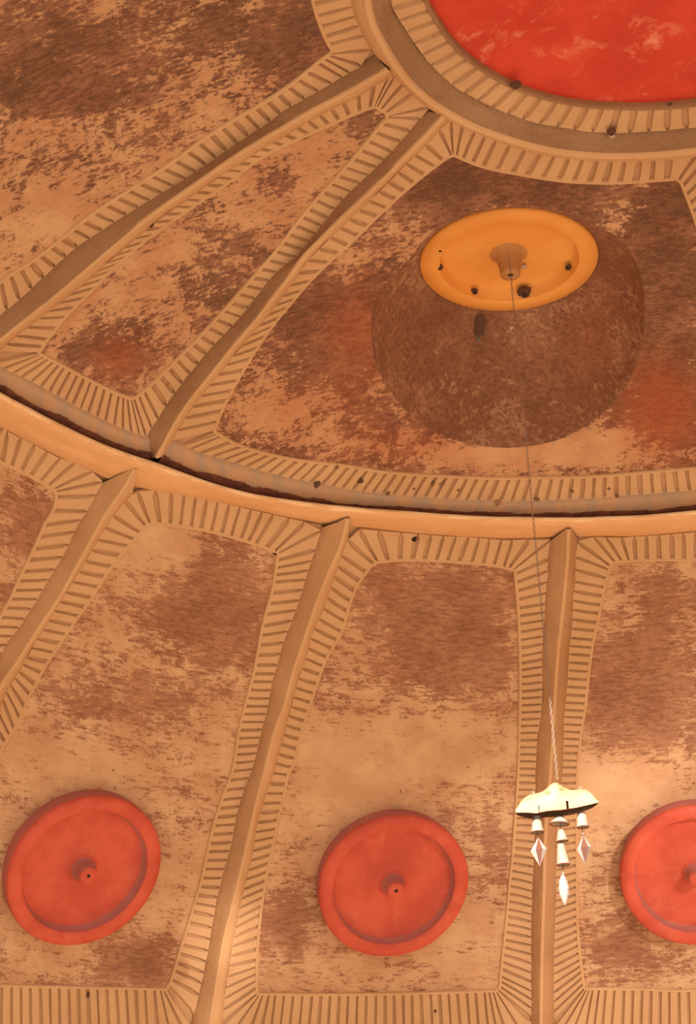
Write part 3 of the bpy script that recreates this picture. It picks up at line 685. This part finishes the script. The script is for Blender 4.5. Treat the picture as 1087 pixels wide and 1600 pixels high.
strip(pp, dl, do, K2([(-40,474,-36,524),(0,437,8,481),(60,398,86,412),(145,331,175,346),(255,260,285,276),(330,206,350,233),(433,144,455,162),(480,108,517,128),(497,95,532,116),(506,88,547,109),(514,84,561,98)]), .043, 31)
strip(pp, dl, do, K2([(514,84,561,98),(520,80,578,74),(516,66,566,52),(511,52,559,38),(505,36,552,22),(497,20,547,7)])+[(sph(a, lt_end[1]), sph(a, le[1])) for a in (lt_end[0]-.1, -1.9)], .052, 32)

# ---------------------------------------------------------------- ring at the crown and the big red disc inside it
ring_out = [(584,86)]
rg = [(576,0),(583,36),(597,62),(609,86),(624,108),(647,136),(679,163),(707,179),(740,197),(800,218),(850,232),(900,240),(960,243),(1020,241),(1087,234)]
rg_o = [(547,0),(552,22),(559,37),(567,52),(580,78),(610,112),(640,140),(672,170),(704,186),(740,203),(774,217),(844,238),(944,248),(1019,247),(1087,241)]
rg_i = [(612,10),(621,29),(635,43),(640,57),(650,71),(659,81),(669,97),(679,110),(693,122),(710,136),(744,157),(784,175),(814,186),(844,195),(874,200),(924,207),(974,209),(1019,207),(1087,200)]
rd = [(663,0),(679,26),(690,45),(710,72),(740,98),(760,112),(794,131),(844,150),(894,161),(969,167),(1044,166),(1087,161)]
def ringcurve(pts, r=R, n=300):
    """closed ring about the dome's axis; traced where seen, blended to a true circle elsewhere"""
    al = sorted([azlat(V(x, y, r)) for x, y in pts]); a = np.array([q[0] for q in al]); t = np.array([q[1] for q in al])
    m_ = t.mean(); az = np.linspace(-math.pi, math.pi, n, endpoint=False); out = []
    for z in az:
        if z < a[0]: d_ = a[0]-z; v = m_+(t[0]-m_)*math.exp(-d_/.5)
        elif z > a[-1]: d_ = z-a[-1]; v = m_+(t[-1]-m_)*math.exp(-d_/.5)
        else: v = np.interp(z, a, t)
        out.append(v)
    out = np.array(out); k = 7; out = np.convolve(np.pad(out, k//2, mode='wrap'), np.ones(k)/k, 'valid')
    return np.array([sph(z, v) for z, v in zip(az, out)])
HR = .062
rgd, rod, rid, rdd = ringcurve(rg, R-HR), ringcurve(rg_o), ringcurve(rg_i, R-.02), ringcurve(rd, R-.01)
rt = thing('ring_molding', 'broad tan grooved ring framing the big red disc at the crown of the dome', 'ring', (0, 0, R))
n = 300
gl, gr = nrm(lerp(rgd, rod, .25)), nrm(lerp(rgd, rid, .12))
rows = [rod*(R+.01), rod*(R-T_H), nrm(lerp(rod, gl, .5))*(R-T_H-(HR-T_H)*.62), gl*(R-HR), rgd*(R-HR-.004), gr*(R-HR+.004), nrm(lerp(gr, rid, .35))*(R-.042), nrm(lerp(gr, rid, .7))*(R-.026), rid*(R-.017), rid*(R+.0)]
P = np.vstack(rows); Q = rough(P, .013, 8, 9); w = np.zeros(len(P)); w[5*n+n:9*n] = 1; w[:5*n] = .12; P = P+(Q-P)*w[:, None]
o = obj('ring_face', P, gridfaces(len(rows), n, True), M_RING, rt, origin=(0, 0, R-.05)); o.data.materials.append(M_BEAD)
for k, p in enumerate(o.data.polygons): p.material_index = 1 if k//n < 5 else 0
bead('ring_bead', rt, np.vstack([nrm(lerp(rgd, rod, .12)), nrm(lerp(rgd[:1], rod[:1], .12))]), .026, .007, rb=R-HR+.003, n=400)
P = np.vstack([rid*(R-.006), nrm(lerp(rid, rdd, .5))*(R-.006), rdd*(R-.006)])
obj('groove_bed', P, gridfaces(3, n, True), M_BASE, rt, origin=(0, 0, R))
az_ = lambda v: math.atan2(v[0], v[1])
Rid, Rdd = np.vstack([rid, rid[:1]]), np.vstack([rdd, rdd[:1]])
# grooves lean: the outer end of each sits a little further round than its inner end
nt = 84
for i in range(nt):
    s0, s1 = i/nt, (i+1)/nt; lean = .0
    tooth('border_tooth', rt, at(Rdd, s0), at(Rdd, s1), at(Rid, s0+lean), at(Rid, s1+lean), M_TOOTH, .085, R-.006, .010, seed=5000+i)
bead('disc_rim', rt, Rdd, .018, .024, M_RIB, n=300)
# the disc: shallow dish just above the ring
top = thing('red_disc', 'huge faded red disc at the crown of the dome, cut by the top edge', 'disc', (0, 0, R))
rows = [rdd*(R+.004)]
for q in (.97, .85, .6, .3, .05): 
    rows.append(np.array([lerp(np.array([0, 0, 1.0]), v, q) for v in rdd])*(R+.004)+np.array([0, 0, .012*(1-q)]))
P = np.vstack(rows); obj('dish', P, gridfaces(len(rows), n, True)+[tuple(range(5*n, 6*n))], M_REDTOP, top, origin=(0, 0, R))

# ---------------------------------------------------------------- discs
def frame(nv):
    nv = Vector(nv).normalized(); u = Vector((0, 0, 1)).cross(nv); u = u.normalized() if u.length > 1e-3 else Vector((1, 0, 0)); return np.array(u), np.array(nv.cross(u)), np.array(nv)
def lathe_pts(c, nv, prof, n=96, wob=0.0, sx=1.0):
    u, v, w = frame(nv); P = []
    for r, h in prof:
        for k in range(n):
            a = 2*math.pi*k/n; rr = r*(1+wob*math.sin(3*a+1)+wob*.6*math.sin(5*a))
            P.append(np.asarray(c)+(u*math.cos(a)+v*math.sin(a))*rr+w*h)
    return np.array(P)
def lathe(name, c, nv, prof, m, parent, n=96, wob=0.0, cap=True, smooth=True):
    P = lathe_pts(c, nv, prof, n, wob); F = gridfaces(len(prof), n, True)
    if cap: F.append(tuple(range((len(prof)-1)*n, len(prof)*n)))
    o = obj(name, P, F, m, parent, origin=c)
    o.data.polygons[-1].use_smooth = False
    return o
def red_disc(label, x, y, rad, group=None):
    hgt = .088
    d = V(x, y, R-hgt*.6); c = d*R; nv = -d
    t = thing('red_disc', label, 'disc', c, group)
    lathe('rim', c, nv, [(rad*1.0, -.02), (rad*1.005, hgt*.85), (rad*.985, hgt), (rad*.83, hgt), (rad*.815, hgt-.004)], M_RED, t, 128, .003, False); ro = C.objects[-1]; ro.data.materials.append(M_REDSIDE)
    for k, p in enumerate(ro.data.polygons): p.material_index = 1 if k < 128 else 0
    lathe('dish', c, nv, [(rad*.815, hgt-.004), (rad*.785, hgt-.044), (rad*.765, hgt-.047), (rad*.5, hgt-.045), (rad*.24, hgt-.040), (rad*.20, hgt-.034)], M_RED, t, 128, .003)
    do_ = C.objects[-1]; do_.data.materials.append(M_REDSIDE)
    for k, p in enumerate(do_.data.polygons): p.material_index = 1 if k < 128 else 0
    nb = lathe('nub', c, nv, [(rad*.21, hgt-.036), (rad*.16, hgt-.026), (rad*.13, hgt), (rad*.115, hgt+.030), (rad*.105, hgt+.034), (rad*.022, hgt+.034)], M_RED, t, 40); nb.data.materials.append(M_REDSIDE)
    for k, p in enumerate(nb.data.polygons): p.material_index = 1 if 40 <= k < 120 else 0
    lathe('bolt_hole', c, nv, [(rad*.024, hgt+.0325), (rad*.024, hgt+.0345), (rad*.014, hgt+.0350)], M_HOLE, nb, 16)
    return t, c, nv
red_disc('dull red disc of the lower tier, whole and leftmost in the frame', 129, 1357, .322)
red_disc('red disc of the lower tier in the middle, left of the hanging chime', 613, 1381, .322)
red_disc('bright red disc of the lower tier right of the chime, cut by the right edge', 1087, 1364, .322)

od = thing('orange_disc', 'orange disc high in the ceiling with the chime chain hanging from its nub', 'disc', DC)
def elathe(name, prof, m, parent, cap=True, c=DC, rad=1.0):
    """rings that follow the traced, slightly out-of-round edge of the orange disc; h is measured downwards"""
    P = []
    rel = (edge-DC)
    for r, h in prof: P.append(c+rel*r+np.array([0, 0, -h]))
    P = np.vstack(P); n = len(edge); F = gridfaces(len(prof), n, True)
    if cap: F.append(tuple(range((len(prof)-1)*n, len(prof)*n)))
    return obj(name, P, F, m, parent, origin=c)
elathe('rim', [(.99, -.03), (1.0, .004), (.985, .012), (.80, .016), (.78, .012)], M_ORANGE, od, False)
elathe('dish', [(.78, .012), (.74, -.026), (.73, -.028), (.4, -.026), (.22, -.022)], M_ORANGE, od)
M_NUB = plaster('sooty nub', srgb(206, 146, 84), srgb(184, 130, 80), srgb(130, 96, 68), .4, 30)
nub = elathe('nub', [(.22, -.0225), (.18, -.018), (.145, .0), (.12, .035), (.115, .062), (.112, .068), (.03, .068)], M_NUB, od, False)
elathe('chain_hole', [(.03, .0685), (.028, .04), (.001, .04)], M_HOLE, nub)
NUBZ = ZD-.068
def lump(name, c, rad, m, parent, seed, squash=.7, nv=None, hole=False, stretch=1.0):
    u, v, w = frame(nv if nv is not None else -nrm(c)); P = []; nr, nc = 5, 10; r = random.Random(seed)
    for i in range(nr):
        a = i/(nr-1)*math.pi*.5
        for k in range(nc):
            b_ = 2*math.pi*k/nc; q = rad*(1+r.uniform(-.2, .2))
            P.append(np.asarray(c)+(u*math.cos(b_)+v*math.sin(b_)*stretch)*q*math.cos(a)+w*(q*squash*math.sin(a)-.003))
    F = gridfaces(nr, nc, True)+[tuple(range((nr-1)*nc, nr*nc))]
    return obj(name, P, F, m, parent, origin=c, smooth=True)
for i, (x, y, rr, mm) in enumerate([(687,389,.014,M_STUB),(686,417,.015,M_STUB),(741,455,.015,M_STUB),(819,455,.026,M_STUB),(887,418,.013,M_STUB),(888,358,.006,M_STUB),(818,418,.011,M_PALE)]):
    c = onplane(x, y, ZD-.004 if x < 700 else ZD+.01)
    L_ = lump('bolt_stub' if mm is M_STUB else 'pale_chip', c, rr, mm, od, 40+i, .9 if mm is M_STUB else .25, (0, 0, -1), stretch=1.3)
    if mm is M_STUB and rr > .01:
        lathe('hole', c+np.array([0, -rr*.35, -rr*.82]), (0, -.5, -.85), [(rr*.4, 0), (rr*.3, .002)], M_HOLE, L_, 12)
# small cover plate and fitting on the recess wall
def rec_pt(x, y):
    i = int(np.argmin(np.hypot(*(pxc-[x, y]).T)+np.where(np.linalg.norm(Pc-CAM, axis=1) < np.linalg.norm(DC-CAM)-.1, 50, 0))); return Pc[i]
c1, c2 = rec_pt(750, 491), rec_pt(748, 521)
ax = nrm(c2-c1); sd_ = nrm(np.cross(ax, FW)); nn = nrm(np.cross(sd_, ax)); nn = nn if nn@FW < 0 else -nn
hw = .019
Pp = [c1-sd_*hw+nn*.004, c1+sd_*hw+nn*.004, c2+sd_*hw+nn*.004, c2-sd_*hw+nn*.004]; Pp += [p+nn*.006 for p in Pp]
obj('cover_plate', Pp, [(0,1,2,3),(4,5,6,7),(0,1,5,4),(1,2,6,5),(2,3,7,6),(3,0,4,7)], plaster('brown tin', srgb(96, 68, 52), srgb(84, 60, 46), srgb(70, 50, 40), .2, 30), bp, origin=c1, smooth=False)
lump('small_fitting', rec_pt(747, 527)+nn*.004, .008, plaster('verdigris', srgb(110, 128, 100), srgb(96, 110, 88), srgb(60, 64, 50), .4, 60), bp, 77)
lump('pale_chip', rec_pt(800, 513)+nn*.003, .009, M_PALE, bp, 78, .3)

# stubs and tie holes left in the casting
for i, (x, y, rr, m_, par) in enumerate([(805,133,.018,M_STUB,rt),(955,206,.016,M_STUB,rt),(956,213,.011,M_PALE,rt),(1010,245,.009,M_PALE,rt),(1046,163,.008,M_STUB,rt),
        (526,729,0.0102,M_MUD,bp),(563,752,.012,M_STUB,bp),(494,757,.017,M_STUB,bp),(606,771,0.0093,M_MUD,bp),(647,764,0.0068,M_MUD,bp),(676,756,0.0093,M_MUD,bp),(690,757,.011,M_RIB,bp),(716,766,0.0068,M_MUD,bp),(776,786,.018,M_RIB,bp),(839,780,0.0093,M_MUD,bp),(894,768,0.0076,M_MUD,bp),(951,764,0.0076,M_MUD,bp),(964,776,0.0085,M_MUD,bp),(454,758,.007,M_STUB,bp),(236,352,.011,M_STUB,ap)]):
    rr_ = R-.03 if par is rt else (R-.012)
    lump('casting_stub' if m_ is M_STUB else ('pale_chip' if m_ is M_PALE else 'casting_stub'), V(x, y, rr_)*rr_, rr, m_, par, 100+i, .8)
    if m_ is M_STUB and rr > .009: 
        pass
HOLES = [(647,843,.012),(539,846,.008),(431,864,.012),(637,835,.004),(890,831,.007)]
pan = {o.get('label'): o for o in C.objects if o.name.startswith('dome_panel')}
pmid = [o for k, o in pan.items() if 'middle red disc' in k][0]; pleft = [o for k, o in pan.items() if 'leftmost' in k][0]; pright = [o for k, o in pan.items() if 'right of the chime' in k][0]
for i, (x, y, rr, par) in enumerate([(647,843,.012,pmid),(539,846,.008,pmid),(431,864,.010,pleft),(138,1555,.009,pleft),(980,859,.006,pright),(680,1580,.009,pmid)]):
    lump('tie_hole', V(x, y, R-.012)*(R-.012), rr, M_HOLE if i < 3 else M_STUB, par, 200+i, .35, stretch=1.2)
d3 = V(1062, 1320)

# ---------------------------------------------------------------- chain
M_CHAIN, n_, l_, b_ = mat('steel chain', .35); b_.inputs['Base Color'].default_value = srgb(152, 124, 108); b_.inputs['Metallic'].default_value = .3
CX, CY = DC[0], DC[1]
v0 = onplane(795, 402, NUBZ); CX, CY = v0[0], v0[1]
lo_, hi_ = 0.0, NUBZ
for _ in range(50):
    md = (lo_+hi_)/2
    if proj(np.array([CX, CY, md]))[1] > 1218: lo_ = md
    else: hi_ = md
CZ = lo_
ch = thing('hanging_chain', 'thin steel chain hanging straight down from the orange disc to the chime', 'chain', (CX, CY, NUBZ))
LR, LW, PR_ = .0064, .0034, .0011; nl = 150; pitch = (NUBZ+.012-CZ)/nl
def link_mesh(rh):
    P = []; n1, n2 = 12, 6
    for i in range(n1):
        a = 2*math.pi*i/n1; cx, cz = LW*math.cos(a), rh*math.sin(a); nx, nz_ = math.cos(a), math.sin(a)
        for j in range(n2):
            b_ = 2*math.pi*j/n2; P.append((cx+nx*PR_*math.cos(b_), PR_*math.sin(b_), cz+nz_*PR_*math.cos(b_)))
    F = [(i*n2+j, i*n2+(j+1) % n2, ((i+1) % n1)*n2+(j+1) % n2, ((i+1) % n1)*n2+j) for i in range(n1) for j in range(n2)]
    return P, F
LPv, LF = link_mesh(pitch*.5+PR_*.7)
me = bpy.data.meshes.new('chain_link'); me.from_pydata(LPv, [], LF); me.materials.append(M_CHAIN); me.polygons.foreach_set('use_smooth', [True]*len(me.polygons))
for i in range(nl):
    o = bpy.data.objects.new('chain_link', me); C.objects.link(o); o.parent = ch
    o.location = (0, 0, CZ-NUBZ+pitch*(i+.5)); o.rotation_euler = (0, 0, (math.pi/2 if i % 2 else 0)+.35+i*.01)

# ---------------------------------------------------------------- wind chime
CP = np.array([CX, CY, CZ]); DEP = (CP-CAM)@FW; S = DEP/FPX             # metres per pixel at the chime
ex = nrm(np.array([RT[0], RT[1], 0])); ey = np.array([-ex[1], ex[0], 0]); ez = np.array([0, 0, 1.0])
KZ = 1/abs(UP@ez)
def cpt(x, y, back=0.0):
    """point in the chime's own upright plane, given the photograph's position, 'back' metres behind it"""
    v = ray(x, y); t = ((CP-CAM)@ey)/(v@ey); return CAM+v*t+ey*back
M_CER = pigment('cream ceramic', srgb(186, 152, 108), srgb(178, 142, 96), srgb(200, 170, 128), .5, srgb(160, 116, 72), .5, 14)
M_CER2 = pigment('dusty ceramic', srgb(160, 142, 126), srgb(146, 128, 112), srgb(178, 162, 144), .6, srgb(130, 108, 90), .4, 20)
M_EDGE = plaster('raw clay edge', srgb(150, 84, 50), srgb(136, 74, 44), srgb(110, 60, 38), .3, 60)
M_INN = plaster('shaded canopy inside', srgb(112, 84, 66), srgb(98, 72, 56), srgb(80, 56, 44), .3, 60)  # the canopy's inner shade put into a darker brown
M_STR, n_, l_, b_ = mat('dark cord', .8); b_.inputs['Base Color'].default_value = srgb(70, 52, 40)
wc = thing('wind_chime', 'cream ceramic wind chime with bells and crystal drops, hanging in sunlight', 'chime', CP)
topL = [(804.8,1268),(809.8,1256),(816.4,1246),(826.4,1238),(834.6,1236),(846,1233),(852.8,1229),(861,1220.6),(867.7,1217),(873.5,1218.5),(882.6,1225.6),(892.6,1229.7),(905.8,1229),(915.8,1229.7),(922.4,1234),(929,1243),(935,1252.5)]
botL = [(804.8,1269.5),(820,1269.5),(834.6,1270.6),(851,1267),(872.7,1265.3),(896,1262),(919,1257),(935,1253.5)]
NX = 90; xs = np.linspace(805, 934.8, NX)
ty = np.interp(xs, [p[0] for p in topL], [p[1] for p in topL]); ty = np.convolve(np.pad(ty, 2, mode='edge'), np.ones(5)/5, 'valid')
by = np.interp(xs, [p[0] for p in botL], [p[1] for p in botL])
NA = 15; outer, innr = [], []
slots = [(841.5, 7.5, 1.1), (886.0, 9.5, 1.6)]
for i, x in enumerate(xs):
    u_ = (x-870)/65; dp = .038*(1-abs(u_)**3)**.5 if abs(u_) < 1 else 0; dp = max(dp, .003)
    tp, bt_ = cpt(x, ty[i]), cpt(x, by[i])
    hgt = tp[2]-bt_[2]; base = np.array([tp[0], tp[1], bt_[2]])
    for lst, kk, th_ in ((outer, 1.0, 0), (innr, .82, .007)):
        for j in range(NA):
            a = math.pi*j/(NA-1); cz = math.sin(a)**.75; cy = -math.cos(a)
            lst.append(base+ey*(dp+dp*cy*kk)+ez*(max(hgt-th_, .001)*cz))
P = np.array(outer+innr); N1 = len(outer)
F = gridfaces(NX, NA)+[tuple(N1+k for k in f[::-1]) for f in gridfaces(NX, NA)]
# notches cut upward from the front edge
def in_slot(f):
    px = proj(P[list(f)]).mean(0)
    for sx_, hh_, ww in slots:
        if abs(px[0]-sx_) < ww and px[1] > np.interp(px[0], xs, by)-hh_: return True
    return False
F = [f for f in F if not (max(i if i < N1 else i-N1 for i in f) % NA < 6 and in_slot(f))]
can = obj('canopy', P, F, M_CER, wc, origin=CP); can.data.materials.append(M_INN)
for p in can.data.polygons: p.material_index = 1 if p.vertices[0] >= N1 else 0
# clay lip along the lower edges, tips closed
lipF = []
for i in range(NX-1):
    for j in (0, NA-1):
        a, b2 = i*NA+j, (i+1)*NA+j; lipF.append((a, b2, N1+b2, N1+a))
obj('clay_lip', P-np.array([0, 0, .0006]), lipF, M_EDGE, wc, origin=CP)
for e_ in (0, NX-1):
    pass
def cyl(name, a, b2, r, m, parent, n=8):
    a, b2 = np.asarray(a), np.asarray(b2); d = b2-a; L = np.linalg.norm(d)
    return lathe(name, a, d/L, [(r, 0), (r, L)], m, parent, n)
def bell(cx, ytop, ybot, rt_, rb_, back, name='bell', m=M_CER2, tilt=0.0):
    a, b2 = cpt(cx, ytop), cpt(cx+tilt, ybot); a = a+ey*back; b2 = b2+ey*back
    d = b2-a; L = np.linalg.norm(d); rt2, rb2 = rt_*S, rb_*S
    prof = [(rt2*.25, 0), (rt2*.8, .0008), (rt2, .003), (lerp(rt2, rb2, .5), L*.5), (rb2, L*.97), (rb2*1.0, L), (rb2*.82, L), (rt2*.8, L*.1), (rt2*.2, L*.08)]
    o = lathe(name, a, d/L, prof, m, wc, 32)
    lathe('rim', a, d/L, [(rb2*1.01, L*.975), (rb2*1.015, L+.0005), (rb2*.82, L+.0006), (rb2*.80, L*.93)], M_EDGE, o, 32, cap=False)
    return a, b2
back = .038
bell(839, 1270, 1296, 5.5, 10.5, back*.9, tilt=2.2)
bell(909.5, 1264.5, 1288, 6.3, 10, back*.9, tilt=2.6)
# centre: low cap, then two bells in line
bell(875.5, 1270, 1282.5, 6, 15.5, back, 'cap_bell')
bell(877.5, 1291, 1309.5, 4.6, 9.6, back, tilt=2.6)
bell(877.5, 1313, 1346.5, 5.2, 10.6, back, tilt=4)
cyl('hook', cpt(880.5, 1274, back), cpt(882.5, 1268, back), .0022, M_CER2, wc)
for (x0, y0, x1, y1) in ((840,1254,839.5,1272),(886,1254,877,1272),(909,1250,909.5,1266),(876,1268,877,1292),(878,1306,878,1315),(840.5,1292,842,1304),(911,1286,912.5,1301),(880.5,1344,881,1364)):
    cyl('cord', cpt(x0, y0, back), cpt(x1, y1, back), .0011, M_STR, wc)
M_GL, n_, l_, b_ = mat('milky crystal', .12); b_.inputs['Base Color'].default_value = srgb(190, 172, 164); b_.inputs['Specular IOR Level'].default_value = .6
b_.inputs['Transmission Weight'].default_value = .25
M_GL2, n_, l_, b_ = mat('tinted crystal facet', .1); b_.inputs['Base Color'].default_value = srgb(120, 78, 66); b_.inputs['Transmission Weight'].default_value = .3
def diamond(top_, lf, rgt, bot_, c0, c1):
    """flat-faced crystal drop: two pale wings either side of a tinted middle facet"""
    b_k = back*.9; T_, L_, R_, B_ = (cpt(*q, b_k) for q in (top_, lf, rgt, bot_))
    ma, mb = cpt(*c0, b_k)-ey*.014, cpt(*c1, b_k)-ey*.014; na, nb_ = cpt(*c0, b_k)+ey*.014, cpt(*c1, b_k)+ey*.014
    P = [T_, L_, R_, B_, ma, mb, na, nb_]
    d_ = thing('x', None, None, (0, 0, 0)) if False else None
    o = obj('crystal_drop', P, [(0,1,4),(1,3,4),(0,5,2),(5,3,2),(0,6,1),(1,6,3),(0,2,7),(7,2,3),(0,7,6),(6,7,3)], M_GL, wc, origin=T_, smooth=False)
    obj('middle_facet', P, [(0,4,5),(4,3,5)], M_GL2, o, origin=T_, smooth=False)
    lathe('pin', T_+ez*.004, (0, 0, -1), [(.001, -.004), (.003, 0), (.0015, .008)], M_CHAIN, o, 8)
diamond((842,1303.4),(830,1325.8),(855.3,1322),(844.6,1349),(837.5,1324.5),(848,1323))
diamond((912.5,1300),(902.9,1324),(925,1318),(916,1345.6),(908,1322),(919.5,1320))
a = cpt(880.3, 1357, back); b2 = cpt(882.5, 1364, back); lathe('eyelet', a, nrm(b2-a), [(.0015, 0), (.003, .004), (.0025, .010), (.004, np.linalg.norm(b2-a))], M_CHAIN, wc, 10)
a = cpt(880.5, 1363, back); b2 = cpt(884.5, 1410, back); L = np.linalg.norm(b2-a)
lathe('shell_drop', a, nrm(b2-a), [(.006*S/.0024, 0), (6.3*S, L*.18), (8.2*S, L*.45), (7.2*S, L*.68), (3.6*S, L*.88), (.3*S, L)], M_GL, wc, 10, smooth=False).data.polygons.foreach_set('use_smooth', [False]*61)
for x, y in ((833.8,1235),(907.6,1228)):
    c = cpt(x, y, back*.8); lathe('top_loop', c+ez*.004, np.array(ey), [(.0055, -.001), (.0055, .001), (.0038, .001), (.0038, -.001), (.0055, -.001)], M_CHAIN, wc, 14, cap=False)
# two scratched curls on the canopy's face
def on_canopy(x, y):
    v = ray(x, y); o_ = can; q = proj(P_can); i = np.argsort(np.hypot(*(q-[x, y]).T))[:30]; k = i[np.argmin((P_can[i]-CAM)@ey)]
    t = ((P_can[k]-CAM)@ey)/(v@ey); return CAM+v*t-ey*.0012
P_can = np.array(outer)
for cx, cy, rr in ((855.3,1238,5.0),(876.7,1231.5,5.2)):
    pts = [on_canopy(cx+rr*(.35+.65*t)*math.cos(8.5*t), cy+rr*.62*(.35+.65*t)*math.sin(8.5*t)) for t in np.linspace(0, 1, 26)]
    Pq, Fq = [], []
    for i, p in enumerate(pts):
        d = nrm(pts[min(i+1, 25)]-pts[max(i-1, 0)]); s1 = nrm(np.cross(d, ey))
        Pq += [p+s1*.0007, p-ey*.0005, p-s1*.0007]
    for i in range(25):
        Fq += [(i*3, i*3+1, i*3+4, i*3+3), (i*3+1, i*3+2, i*3+5, i*3+4)]
    obj('curl_mark', Pq, Fq, plaster('faint mark', srgb(120, 84, 56), srgb(106, 72, 46), srgb(90, 60, 40), .1, 60), wc, origin=CP)

# families of alike things
for o in list(C.objects):
    if o.parent is not None or 'category' not in o: continue
    lab = o.get('label', '')
    if o['category'] == 'rib': o['group'] = 'wall ribs below the ledge' if 'wall rib' in lab else 'ceiling ribs above the ledge'
    elif o['category'] == 'panel': o['group'] = 'wall panels below the ledge' if 'wall panel' in lab else 'ceiling panels above the ledge'
    elif o['category'] == 'disc' and 'lower tier' in lab: o['group'] = 'red discs of the lower tier'
    elif o['category'] == 'band': o['group'] = 'weathered bands along the joint'
